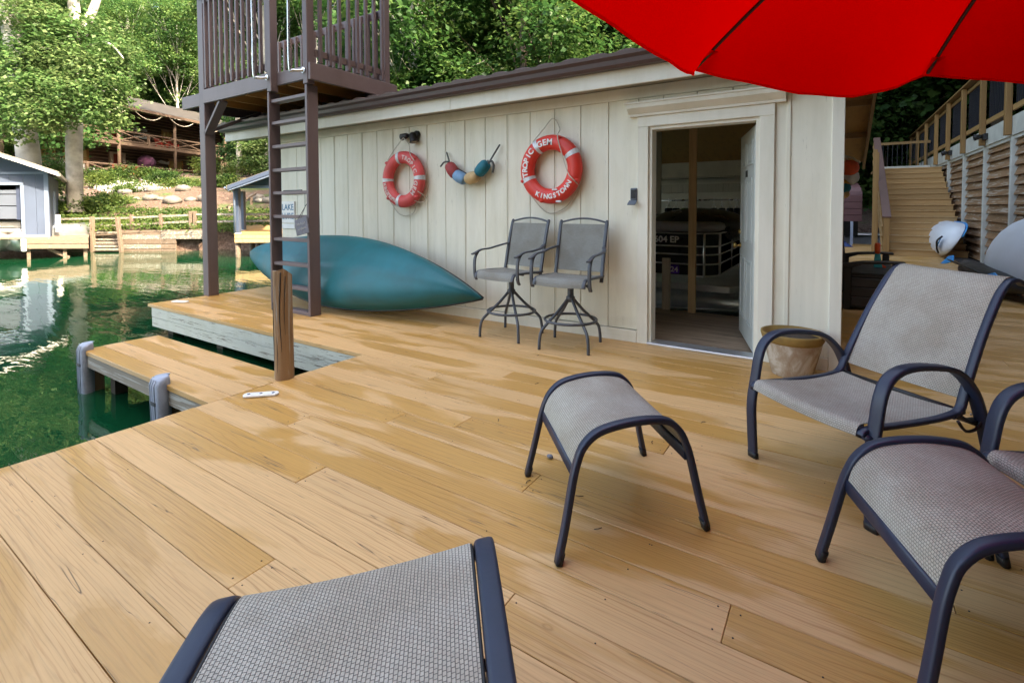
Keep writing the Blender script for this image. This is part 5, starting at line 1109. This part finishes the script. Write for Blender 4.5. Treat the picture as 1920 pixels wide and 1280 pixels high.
# net float garland
gr_ = thing('float_garland', 'garland of red, blue, cream and teal net floats on grey rope between the ring buoys', 'net floats', (-3.55, YW, 1.8))
rp = [(-3.99, YW-.03, 1.99), (-3.93, YW-.06, 1.90), (-3.885, YW-.075, 1.80), (-3.80, YW-.09, 1.72), (-3.68, YW-.09, 1.66), (-3.55, YW-.09, 1.655), (-3.43, YW-.09, 1.70), (-3.33, YW-.09, 1.80), (-3.27, YW-.07, 1.90), (-3.20, YW-.03, 2.03)]
part(gr_, 'rope', G().tube(curve(rp, 4), .010, seg=7), 'rope_grey')
part(gr_, 'rope_end', G().tube(curve([(-3.93, YW-.07, 1.87), (-4.0, YW-.06, 1.87), (-4.07, YW-.05, 1.82)], 4), .011, seg=7), 'rope_grey')
part(gr_, 'rope_end', G().tube(curve([(-3.33, YW-.08, 1.83), (-3.27, YW-.09, 1.84), (-3.245, YW-.09, 1.79), (-3.26, YW-.09, 1.71)], 4), .013, seg=7), 'rope_grey')
part(gr_, 'rope_top', G().tube(curve([(-3.90, YW-.05, 1.86), (-3.83, YW-.04, 1.80), (-3.70, YW-.03, 1.73), (-3.60, YW-.03, 1.69), (-3.46, YW-.03, 1.76), (-3.35, YW-.05, 1.86)], 4), .007, seg=6), 'rope_grey')
for (x, z, ang, mt_) in ((-3.845, 1.765, -52, 'float_red'), (-3.725, 1.675, -28, 'float_blue'), (-3.545, 1.665, 14, 'float_cream'), (-3.40, 1.765, 42, 'float_teal')):
    Mx_ = Matrix.Rotation(R(-ang), 3, 'Y') @ Matrix.Rotation(R(90), 3, 'Y')
    part(gr_, 'net_float', G().lathe([(.018, -.095), (.052, -.088), (.066, -.065), (.073, 0), (.066, .065), (.052, .088), (.018, .095)], (x, YW-.095, z), 16, Mx_), mt_)
fl_ = thing('floodlight', 'black twin floodlight under the eave above the faded ring buoy', 'light', (-4.5, YW, 2.23))
part(fl_, 'base', G().lathe([(.055, 0), (.055, .025), (.03, .04), (0, .04)], (-4.50, YW, 2.245), 16, Matrix.Rotation(R(90), 3, 'X')), 'black_plastic')
part(fl_, 'lamp_head', G().lathe([(.03, 0), (.045, .02), (.055, .11), (.062, .12), (.055, .122), (0, .10)], (-4.53, YW-.06, 2.27), 16, Matrix.Rotation(R(165), 3, 'Y')), 'black_plastic')
part(fl_, 'lens', G().lathe([(.05, 0), (0, .002)], (-4.50, YW-.06, 2.148), 16, Matrix.Rotation(R(165), 3, 'Y')), 'tan_soffit')
part(fl_, 'lamp_head', G().lathe([(.02, 0), (.035, .03), (.045, .12), (.0, .15)], (-4.60, YW-.06, 2.245), 14, Matrix.Rotation(R(-98), 3, 'Y')), 'black_plastic')
part(fl_, 'arm', G().tube([(-4.50, YW-.03, 2.245), (-4.56, YW-.06, 2.25), (-4.60, YW-.06, 2.245)], .012, seg=6), 'black_plastic')
lb_ = thing('lock_box', 'small blue grey key box with its flap open beside the door casing', 'box', (-1.62, YW, 1.43))
part(lb_, 'body', G().box(-1.665, -1.60, YW-.045, YW, 1.38, 1.50), 'lockbox_blue', .008); part(lb_, 'flap', G().hexa([(-1.675, YW-.10, 1.335), (-1.595, YW-.10, 1.335), (-1.595, YW-.045, 1.372), (-1.675, YW-.045, 1.372), (-1.675, YW-.105, 1.345), (-1.595, YW-.105, 1.345), (-1.595, YW-.045, 1.384), (-1.675, YW-.045, 1.384)]), 'lockbox_blue', .003)
part(lb_, 'keypad', G().box(-1.655, -1.61, YW-.049, YW-.045, 1.40, 1.485), 'rubber')

# ================================================================ SIGNS BY THE LADDER
sg = thing('wall_sign', 'white sign reading LAKE LURE on the wall behind the ladder', 'sign', (-7.3, YW, 1.28))
part(sg, 'board', G().box(-7.47, -7.13, YW-.02, YW, 1.08, 1.42), 'white_plastic', .003)
g = G(); text(g, 'LAKE', .135, frame((-7.305, YW-.021, 1.285), (1, 0, 0), (0, 0, 1)), .001, .002); text(g, 'LURE', .135, frame((-7.305, YW-.021, 1.145), (1, 0, 0), (0, 0, 1)), .001, .002); part(sg, 'lettering', g, 'sign_blue')
solo('wall_sign', G().box(-7.47, -7.13, YW-.02, YW, .99, 1.066), 'white_plastic', 'narrow blank white strip below the LAKE LURE sign', 'sign', .003)
p2 = thing('wall_plaque', 'small dark plaque high behind the ladder rungs', 'plaque', (-7.2, YW, 1.5))
part(p2, 'board', G().box(-7.42, -6.94, YW-.02, YW, 1.53, 1.60), 'rubber', .002)
g = G()
for i in range(13): x = -7.40+i*.035; g.box(x, x+.016+.008*(i % 3), YW-.023, YW-.02, 1.548+.006*(i % 2), 1.582)
part(p2, 'lettering', g, 'print_faded')
sl_ = thing('slate_sign', 'tilted grey slate sign with chalk script hanging on the ladder', 'sign', (-5.4, 3.64, 1.2))
Ms = frame((-5.395, 3.645, 1.10), (math.cos(R(13)), 0, math.sin(R(13))), (-math.sin(R(13)), 0, math.cos(R(13))))
g = G(); pts = [Ms @ V(a, b, 0) for a, b in ((-.125, -.098), (.125, -.105), (.122, .10), (-.122, .095))]; g.prism(pts, Ms.to_3x3() @ V(0, 0, .014)); part(sl_, 'board', g, 'slate', .003)
g = G()
for r_, (x0, x1) in enumerate(((-.085, .085), (-.075, .09))):
    pts = []; rr_ = random.Random(r_+3)
    for i in range(15): pts.append(Ms @ V(x0+(x1-x0)*i/14, .025-.06*r_+(.018 if i % 2 else -.010)*rr_.uniform(.4, 1.3), .016))
    g.tube(curve(pts, 3), .0022, seg=4)
part(sl_, 'chalk_script', g, 'chalk')
part(sl_, 'cord', G().tube([Ms @ V(-.07, .09, .007), V(-5.42, 3.70, 1.33), V(-5.40, 3.69, 1.505)], .004, seg=5).tube([Ms @ V(.0, .095, .007), V(-5.42, 3.70, 1.33), V(-5.345, 3.69, 1.39)], .004, seg=5), 'rope_grey')

# ================================================================ DOCK ODDS AND ENDS
pg = G(); rows = []
for i in range(9):
    z = -1.2+2.02*i/8; rows.append([V(-3.575+.070*(1+.07*math.sin(3*(j % 14)+i*.6))*math.cos(2*PI*j/14), 2.235+.070*(1+.07*math.cos(2*(j % 14)+i*.5))*math.sin(2*PI*j/14), z+((.035*math.cos(2*PI*j/14+1)+.012*math.sin(5*(j % 14))) if i == 8 else 0)) for j in range(15)])
pg.grid(rows); pg.add(rows[-1][:-1]+[V(-3.575, 2.235, .835)], [(j, (j+1) % 14, 14) for j in range(14)], True)
pl_ = solo('mooring_post', pg, 'pile_wood', 'split weathered brown mooring post standing in the corner of the deck', 'post', 0, None, (-3.575, 2.235, 0))
for a_, z0, z1, w_ in ((-48, .22, .83, .0055), (-75, -.1, .45, .003), (-20, .35, .8, .003), (-110, .1, .6, .003)):
    pts = [V(-3.575+.070*math.cos(R(a_+5*math.sin(z*9))), 2.235+.070*math.sin(R(a_+5*math.sin(z*9))), z) for z in np.linspace(z0, z1, 9)]
    part(pl_, 'crack', G().tube(curve(pts, 2), w_, seg=5, rf=lambda t: .25+1.3*t*(1.1-t)+.5*t), 'rubber')
def fender(x, y, lab, h=.45, tilt=0.0):
    t = thing('dock_fender', lab, 'dock bumper', (x, y, 0)); rows = []
    prof_ = [(-.10, .045), (-.095, .075), (-.05, .085), (.0, .088), (.05, .085), (.095, .075), (.10, .045)]
    for z, k, dy in ((-.46, .98, .012), (-.3, 1, 0), (-.12, 1, 0), (.0, 1, .0), (.035, .96, .012), (.055, .82, .03), (.062, .5, .05), (.063, .1, .06)):
        ring = [V(x+a*k*.80+tilt*z, y-b*k*.8+dy, z) for a, b in [(p, q_) for p, q_ in prof_]]+[V(x+.062*k+tilt*z, y+.03, z), V(x-.062*k+tilt*z, y+.03, z)]
        rows.append(ring+[ring[0]])
    g = G().grid(rows); part(t, 'body', g, 'fender_grey', .0)
    part(t, 'slot', G().box(x-.03+tilt*-.1, x+.045+tilt*-.1, y-.0735, y-.06, -.145, -.118), 'rubber')
    g = G()
    for a in (-.035, .0, .035): g.tube([(x+a+tilt*-.44, y-.070, -.44), (x+a, y-.0715, .0), (x+a, y-.055, .045)], .003, seg=5)
    part(t, 'rib', g, 'fender_grey'); part(t, 'screw', G().blob((x-.03, y-.05, .058), .006, .006, .004, 6, 4), 'steel')
    part(t, 'pile', G().box(x-.045, x+.045, y+.03, y+.11, -1.7, -.03), 'pile_wood')
fender(-4.24, 1.665, 'grey plastic bumper halfway along the finger dock', .45, -.06); fender(-5.88, 1.70, 'grey plastic bumper on the outer corner of the finger dock')
def cover(x, y, rz, lab, L=.27, W=.085, n_=3):
    t = thing('cleat_cover', lab, 'cleat plate', (x, y, 0), rz); pts = []
    for k in range(28):
        a = 2*PI*k/28; cx = (L/2-W/2)*(1 if math.cos(a) > 0 else -1); pts.append((cx+W/2*math.cos(a), W/2*math.sin(a)*(1-.12*(abs(math.sin(a)) > .97)), .003))
    part(t, 'plate', G().prism(pts, (0, 0, .014)), 'white_plastic', .003, local=True)
    g = G()
    for a in (-.08, 0, .08)[:n_]: g.lathe([(.010, 0), (.010, .003), (0, .003)], (a, 0, .0165), 8)
    part(t, 'screw', g, 'slate', local=True)
cover(-3.37, 1.93, R(44), 'white oval cleat plate lying on the deck by the mooring post', .235, .08); cover(-7.70, 3.27, R(20), 'small white plate near the far corner of the upper dock', .26, .11, 0)

pot = thing('flower_pot', 'terracotta pot with a mustard rim and bare soil beside the door', 'pot', (-.265, 4.45, 0))
part(pot, 'body', G().lathe([(.140, 0), (.145, .01), (.205, .265), (.205, .27), (.19, .27), (.13, .03), (0, .03)], (-.265, 4.45, 0), 32), 'clay_pot')
part(pot, 'rim', G().lathe([(.204, .262), (.216, .285), (.228, .325), (.226, .336), (.210, .335), (.200, .27)], (-.265, 4.45, 0), 32), 'pot_rim')
part(pot, 'soil', G().lathe([(.204, .290), (.10, .305), (0, .298)], (-.265, 4.45, 0), 20), 'soil')
for i in range(14):
    x, y = random.uniform(-1.4, .3), random.uniform(1.2, 3.2); a = random.random()*6
    if i > 7: x, y = random.uniform(-2.6, -1.2), random.uniform(1.6, 4.0)
    solo('twig', G().tube([(x, y, .004), (x+.018*math.cos(a), y+.018*math.sin(a), .006), (x+.035*math.cos(a+.3), y+.035*math.sin(a+.3), .004)], .0018, seg=5), 'soil', 'tiny dark twig lying on the tan deck boards', 'twig', 0, 'twigs on the deck')
solo('pebble', G().blob((-1.235, 2.26, .012), .02, .013, .011, 8, 5, None, .15), 'slate', 'small dark stone on the deck beside the left leg of the middle ottoman', 'pebble')

# ================================================================ PONTOON BOAT INSIDE
pb = thing('pontoon_boat', 'black sided pontoon boat with silver rails moored inside the boathouse', 'boat', (-2.5, 7.6, -.3))
def rc(z, inset=0.0, n_=8):   # outline of the fence corner at its front right, rounded
    pts = [V(-4.6, 7.15+inset, z)]; x1, r_ = -1.36-inset, .34
    for k in range(n_+1): a = R(-90+90*k/n_); pts.append(V(x1-r_+r_*math.cos(a), 7.15+inset+r_+r_*math.sin(a), z))
    return pts+[V(x1, 10.3, z)]
part(pb, 'fence_panel', G().grid([rc(.36), rc(.93)], None, (0, .01, 0)), 'vinyl_black')
for z in (.945, .766, .65, .517, .352): part(pb, 'rail', G().tube(rc(z, -.012), .011 if z < .9 else .018, .012, 8), 'alloy')
part(pb, 'upright', G().tube([(-1.50, 7.15, .34), (-1.50, 7.15, .95)], .016, .02, 8), 'alloy'); part(pb, 'upright', G().tube([(-1.36, 7.45, .34), (-1.36, 7.45, .95)], .024, .024, 8), 'alloy'); part(pb, 'upright', G().tube([(-1.36, 8.4, .34), (-1.36, 8.4, .95)], .02, .02, 8), 'alloy')
part(pb, 'cushion', G().grid([rc(z, i_) for z, i_ in ((.965, .03), (.975, -.01), (1.02, -.02), (1.07, .0), (1.095, .05), (1.10, .4))]), 'cushion_grey')
part(pb, 'cover', G().blob((-1.9, 8.6, 1.0), .80, 1.2, .30, 14, 8), 'vinyl_black'); part(pb, 'cover', G().blob((-3.4, 8.4, 1.02), 1.2, .9, .26, 14, 8), 'vinyl_black')
dk_ = [(-4.6, 7.05, .17), (-1.15, 7.02, .17), (-.75, 7.35, .17), (-.45, 8.2, .17), (-.45, 10.3, .17), (-4.6, 10.3, .17)]
part(pb, 'deck_plate', G().prism(dk_, (0, 0, .09)), 'alloy', .01)
part(pb, 'pontoon', G().lathe([(0, 0), (.08, .10), (.15, .4), (.19, .9), (.20, 4)], (-.25, 7.40, -.02), 20, Matrix.Rotation(R(-90), 3, 'Y')), 'alloy')
part(pb, 'keel_strip', G().tube([(-.75, 7.18, -.06), (-2.0, 7.16, -.13), (-4, 7.16, -.16)], .014, .02, 8), 'alloy')
g = G(); text(g, '3604 EP', .125, frame((-2.045, 7.135, .815), (1, 0, 0), (0, 0, 1)), .001, .004); part(pb, 'registration_number', g, 'print_white')
part(pb, 'year_sticker', G().box(-1.98, -1.83, 7.130, 7.137, .375, .495), 'purple_sticker'); g = G(); text(g, '.24', .105, frame((-1.91, 7.128, .40), (1, 0, 0), (0, 0, 1)), .001, .003); part(pb, 'year_number', g, 'print_white')
part(pb, 'red_sticker', G().box(-2.26, -2.19, 7.130, 7.137, .53, .61), 'float_red')

# ================================================================ CORNER FLOATS, BENCH, TOY, BOARDS
cf = thing('hanging_floats', 'bunch of red, blue and orange floats hanging at the far corner of the boathouse', 'net floats', (.15, 6.65, 1.6))
for (x, y, z, r_, mt_) in ((.125, 6.6, 1.735, .088, 'float_orange'), (.135, 6.64, 1.635, .082, 'float_white'), (.08, 6.62, 1.56, .06, 'float_yellow'), (.085, 6.6, 1.52, .058, 'float_teal'), (.09, 6.6, 1.45, .042, 'float_cream')):
    part(cf, 'float', G().lathe([(.02, -r_*.95), (r_*.7, -r_*.8), (r_, -r_*.2), (r_, r_*.3), (r_*.7, r_*.85), (.02, r_)], (x, y, z), 16, Matrix.Rotation(R(20), 3, 'Y')), mt_)
part(cf, 'rope', G().tube(curve([(.055, 6.6, 1.90), (.10, 6.6, 1.84), (.13, 6.6, 1.73), (.10, 6.6, 1.55), (.07, 6.6, 1.36)], 4), .009, seg=6).tube([(.06, 6.6, 1.88), (.16, 6.6, 1.84), (.22, 6.62, 1.79)], .012, seg=6), 'rope_pale')

bn = thing('storage_bench', 'dark plastic storage bench with arms standing against the boathouse side wall', 'bench', (.4, 8.4, 0))
for y0 in (7.62, 9.12):
    part(bn, 'leg', G().box(.10, .19, y0, y0+.10, 0, .60), 'black_plastic', .012); part(bn, 'leg', G().box(.60, .68, y0, y0+.10, 0, .60), 'black_plastic', .012)
    part(bn, 'arm', G().prism([(.09, y0-.01, .585), (.30, y0-.01, .625), (.55, y0-.01, .64), (.73, y0-.01, .635), (.73, y0-.01, .60), (.55, y0-.01, .605), (.30, y0-.01, .585), (.19, y0-.01, .54), (.09, y0-.01, .53)], (0, .12, 0)), 'black_plastic', .008)
for k in range(3): part(bn, 'side_panel', G().box(.19, .60, 7.64, 7.68, .06+.12*k, .165+.12*k), 'resin_dark', .006)
for k in range(3): part(bn, 'front_panel', G().box(.63, .67, 7.73, 9.12, .06+.12*k, .165+.12*k), 'resin_dark', .006)
part(bn, 'lid', G().box(.14, .70, 7.70, 9.15, .425, .465), 'resin_dark', .01); part(bn, 'base', G().box(.12, .66, 7.68, 9.2, .03, .43), 'black_plastic')
for k in range(6): y = 7.66+k*.255; part(bn, 'back_slat', G().hexa([(.10, y, .45), (.14, y, .45), (.14, y+.235, .45), (.10, y+.235, .45), (-.0+.06, y, .90), (.10, y, .90), (.10, y+.235, .90), (.06, y+.235, .90)]), 'black_plastic', .005)
part(bn, 'top_rail', G().box(.055, .105, 7.62, 9.22, .88, .93), 'black_plastic', .01)
ty = thing('water_blaster', 'orange and teal toy water blaster propped on the storage bench', 'toy', (.50, 8.5, .47))
part(ty, 'barrel', G().lathe([(.028, 0), (.034, .04), (.034, .13), (.022, .15)], (.50, 8.5, .66), 12), 'toy_orange'); part(ty, 'body', G().prism([(.46, 8.48, .47), (.56, 8.48, .47), (.545, 8.48, .56), (.53, 8.48, .67), (.475, 8.48, .67), (.465, 8.48, .58)], (0, .045, 0)), 'toy_teal', .006)
part(ty, 'grip', G().prism([(.54, 8.49, .52), (.60, 8.49, .49), (.60, 8.49, .47), (.53, 8.49, .47)], (0, .03, 0)), 'toy_orange', .004)

def paddleboard(label, y0, y1, xb, zt, lean, tipr, bulge):
    """wide inflatable board standing on its long edge and leaning on the wall: outline in (along, up the board)"""
    t = thing('paddleboard', label, 'paddleboard', (xb, (y0+y1)/2, 0)); U = Vector((lean, 0, math.sqrt(1-lean*lean))); A = Vector((0, 1, 0)); Nn = A.cross(U); Lh = (y1-y0)/2; c0 = Vector((xb, (y0+y1)/2, .03))+U*(zt/2)
    if Nn.x > 0: Nn = -Nn
    rows = []
    for i in range(81):
        s_ = math.sin(PI/2*(-1+2*i/80)); hw = zt/2*max(0, 1-abs(s_)**tipr)**.5; row = []
        for j in range(17):
            b = 2*PI*j/16; row.append(c0+A*(Lh*s_)+U*(hw*math.cos(b))+Nn*((bulge if math.sin(b) > 0 else .04)*math.sin(b)*max(.02, 1-abs(s_)**5)**.6))
        rows.append(row)
    part(t, 'board', G().grid(rows), 'board_pale')
    part(t, 'edge_stripe', G().tube([c0+A*(Lh*s_*.995)+U*(zt/2*max(0, 1-abs(s_)**tipr)**.5)*.99+Nn*-.03 for s_ in np.linspace(-.98, .98, 40)], .012, .05, 8, tuple(U)), 'sky_blue_plastic')
    return t, c0, A, U, Nn, Lh
t, c0, A, U, Nn, Lh = paddleboard('pale blue board leaning on the louvred wall at the foot of the stairs', 15.9, 18.8, 2.28, .95, .45, 5.0, .36)
part(t, 'bow_strap', G().tube(curve([c0-A*Lh*.97-U*.02+Nn*.30, c0-A*Lh*.93-U*.16+Nn*.33, c0-A*Lh*.86-U*.32+Nn*.24, c0-A*Lh*.8-U*.42+Nn*.14], 4), .022, seg=6), 'black_plastic')
part(t, 'blue_stripe', G().tube(curve([c0-A*Lh*.90-U*.08+Nn*.29, c0-A*Lh*.87-U*.2+Nn*.27, c0-A*Lh*.8-U*.33+Nn*.22], 4), .045, .012, seg=6, hint=tuple(Nn)), 'sky_blue_plastic')
t, c0, A, U, Nn, Lh = paddleboard('large pale grey board leaning on the louvred wall at the right edge', 7.6, 12.3, 2.22, 1.28, .45, 4.0, .28)
part(t, 'handle', G().tube([c0-A*Lh*.35-U*.48+Nn*.20, c0-A*Lh*.15-U*.50+Nn*.20], .014, seg=6), 'black_plastic'); part(t, 'blue_stripe', G().tube([c0-A*Lh*.4-U*.05+Nn*.285, c0-A*Lh*.15-U*.08+Nn*.288], .012, .004, seg=6, hint=tuple(Nn)), 'sky_blue_plastic')
kb = thing('kayak', 'dark hulled kayak with bright blue blades lying under the large pale board', 'kayak', (2.1, 10.6, 0))
rows = []
for i in range(25):
    s_ = -1+2*i/24; hw = .30*max(.02, 1-abs(s_)**2.2); rows.append([V(2.10+hw*math.cos(2*PI*j/14), 10.9+1.9*s_, .17+.15*math.sin(2*PI*j/14)*(.3+.7*max(0, 1-abs(s_)**3))+.06*s_*s_) for j in range(15)])
part(kb, 'hull', G().grid(rows), 'black_plastic')
pdl = thing('paddle', 'double paddle with bright blue blades lying against the dark kayak', 'paddle', (1.9, 10.6, .3))
part(pdl, 'shaft', G().tube([(1.80, 12.6, .30), (1.80, 9.0, .34)], .016, seg=8), 'black_plastic')
for y0, y1 in ((9.7, 9.0), (11.9, 12.5)): 
    pts = [V(1.80, y0, .31), V(1.72, y0+(y1-y0)*.4, .24), V(1.70, y0+(y1-y0)*.8, .22), V(1.76, y1, .26), V(1.83, y1, .36), V(1.85, y0+(y1-y0)*.5, .40)]; part(pdl, 'blade', G().prism(pts, (.02, 0, -.004)), 'sky_blue_plastic', .003)
pk = thing('dark_reflection', 'dark strip standing in for a dark reflection on the deck under the boards', 'mat', (2.4, 15, 0)); part(pk, 'mat', G().box(2.40, 2.80, 13.4, 16.4, .004, .03), 'resin_dark', .01)  # flat dark slab paints a dark reflection onto the deck
# corrugated maroon boat shelter and tarped boat beyond the deck
ms = thing('boat_shelter', 'curved maroon corrugated boat shelter beyond the end of the deck', 'shelter', (.3, 20.6, 0))
cen = [(math.sin(R(a)), math.cos(R(a))) for a in range(0, 91, 15)]
x1 = .76
for k in range(4): z = .80+.22*k; part(ms, 'sheet', G().prism([(-2.5, 20.4, z), (x1, 20.4, z), (x1, 20.4, z+.20), (x1, 20.43, z+.218), (-2.5, 20.43, z+.218), (-2.5, 20.4, z+.20)], (0, .02, 0)), 'maroon_metal')
for k in range(5):
    a0, a1 = R(k*17), R((k+1)*17); y0, z0 = 20.42+.75*(1-math.cos(a0)), 1.68+.42*math.sin(a0); y1, z1 = 20.42+.75*(1-math.cos(a1)), 1.68+.42*math.sin(a1)
    part(ms, 'sheet', G().hexa([(-2.5, y0, z0), (x1-.05*k*.6, y0, z0), (x1-.05*k*.6, y1, z1), (-2.5, y1, z1), (-2.5, y0, z0+.02), (x1-.05*k*.6, y0, z0+.02), (x1-.05*k*.6, y1, z1+.02), (-2.5, y1, z1+.02)]), 'maroon_metal')
part(ms, 'post', G().box(.44, .52, 20.35, 20.42, -.4, .8), 'fender_grey'); part(ms, 'post', G().box(-1.6, -1.52, 20.35, 20.42, -.4, .8), 'fender_grey'); part(ms, 'side', G().box(-2.5, .72, 22.4, 22.45, .2, 1.9), 'interior_dark')
part(ms, 'rail', G().box(-2.5, .50, 20.30, 20.34, -.04, .04), 'fender_grey').location
tb = thing('covered_boat', 'boat under a bright blue tarp below the maroon shelter', 'boat', (0, 19.9, -.2))
part(tb, 'tarp', G().hexa([(-2.4, 19.2, -.02), (.55, 19.2, -.02), (.35, 20.2, -.02), (-2.4, 20.2, -.02), (-2.4, 19.5, .62), (-.3, 19.5, .62), (-.3, 20.0, .60), (-2.4, 20.0, .60)]), 'tarp_blue', .05)
part(tb, 'hull', G().box(-2.6, .5, 19.1, 20.3, -.38, -.03), 'hull_white', .05)
b3 = thing('grey_boat', 'low grey boat moored beyond the end of the deck beside the stairs', 'boat', (.8, 24, 0)); part(b3, 'hull', G().box(-.5, 2.0, 23.6, 24.6, -.38, .18), 'cushion_grey', .12); part(b3, 'gunwale', G().box(-.55, 2.05, 23.55, 24.65, .185, .23), 'alloy', .02)

# ================================================================ RED UMBRELLA
um = thing('patio_umbrella', 'bright red fabric umbrella spread overhead at the top right', 'umbrella', (.75, 1.59, 0))
Cc = Vector((.75, 1.59, 0)); T1v = Vector((-.537, 2.30, 0))-Cc; UR = T1v.length; UA = math.atan2(T1v.y, T1v.x); ZT, ZH = 1.93, 2.52
def up_(a, rfrac, mid):   # mid: 0 on a rib, 1 halfway between ribs
    r_ = UR*rfrac*(1-mid*((1-math.cos(R(22.5)))+.105*rfrac**4)); z = ZH-(ZH-ZT)*(.62*rfrac+.38*rfrac**2.6)-mid*.140*rfrac**5
    return Cc+Vector((r_*math.cos(a), r_*math.sin(a), z))
for k in range(8):
    a0 = UA+k*PI/4; rows = []
    for i in range(15):
        rf_ = .04+.96*i/14; rows.append([up_(a0+PI/4*j/12, rf_, 1-(2*j/12-1)**2) for j in range(13)])
    for i, rw_ in enumerate(rows):
        for j, p_ in enumerate(rw_):
            if 0 < j < 12: p_.z += .0035*math.sin(i*1.3+j*2.1+k)*min(1, i/6)+.010*math.cos(PI*j/6)*min(1, i/10)*(1-i/18)
    part(um, 'canopy_panel', G().grid(rows, None, (0, 0, .0015)), 'umbrella_red')
    part(um, 'hem', G().tube([p_ for p_ in rows[-1]], .0035, .006, 6), 'umbrella_red')
    part(um, 'rib', G().tube([up_(a0, rf_, 0)+V(0, 0, -.012) for rf_ in np.linspace(.03, .985, 12)], .0075, seg=6), 'black_plastic')
    part(um, 'rib_pocket', G().prism([up_(a0-.035, .985, 0)+V(0, 0, -.006), up_(a0+.035, .985, 0)+V(0, 0, -.006), up_(a0+.02, .925, 0)+V(0, 0, -.022), up_(a0-.02, .925, 0)+V(0, 0, -.022)], (0, 0, .004)), 'umbrella_red')
    part(um, 'strut', G().tube([up_(a0, .5, 0)+V(0, 0, -.02), Cc+V(0, 0, 1.95)], .006, seg=6), 'black_plastic')
part(um, 'pole', G().tube([Cc+V(0, 0, .05), Cc+V(0, 0, 2.58)], .019, seg=12), 'black_plastic'); part(um, 'base', G().lathe([(.24, .0), (.24, .04), (.06, .07), (.03, .25), (0, .25)], Cc, 24), 'rubber')
part(um, 'finial', G().blob(Cc+V(0, 0, 2.58), .03, .03, .05), 'black_plastic')
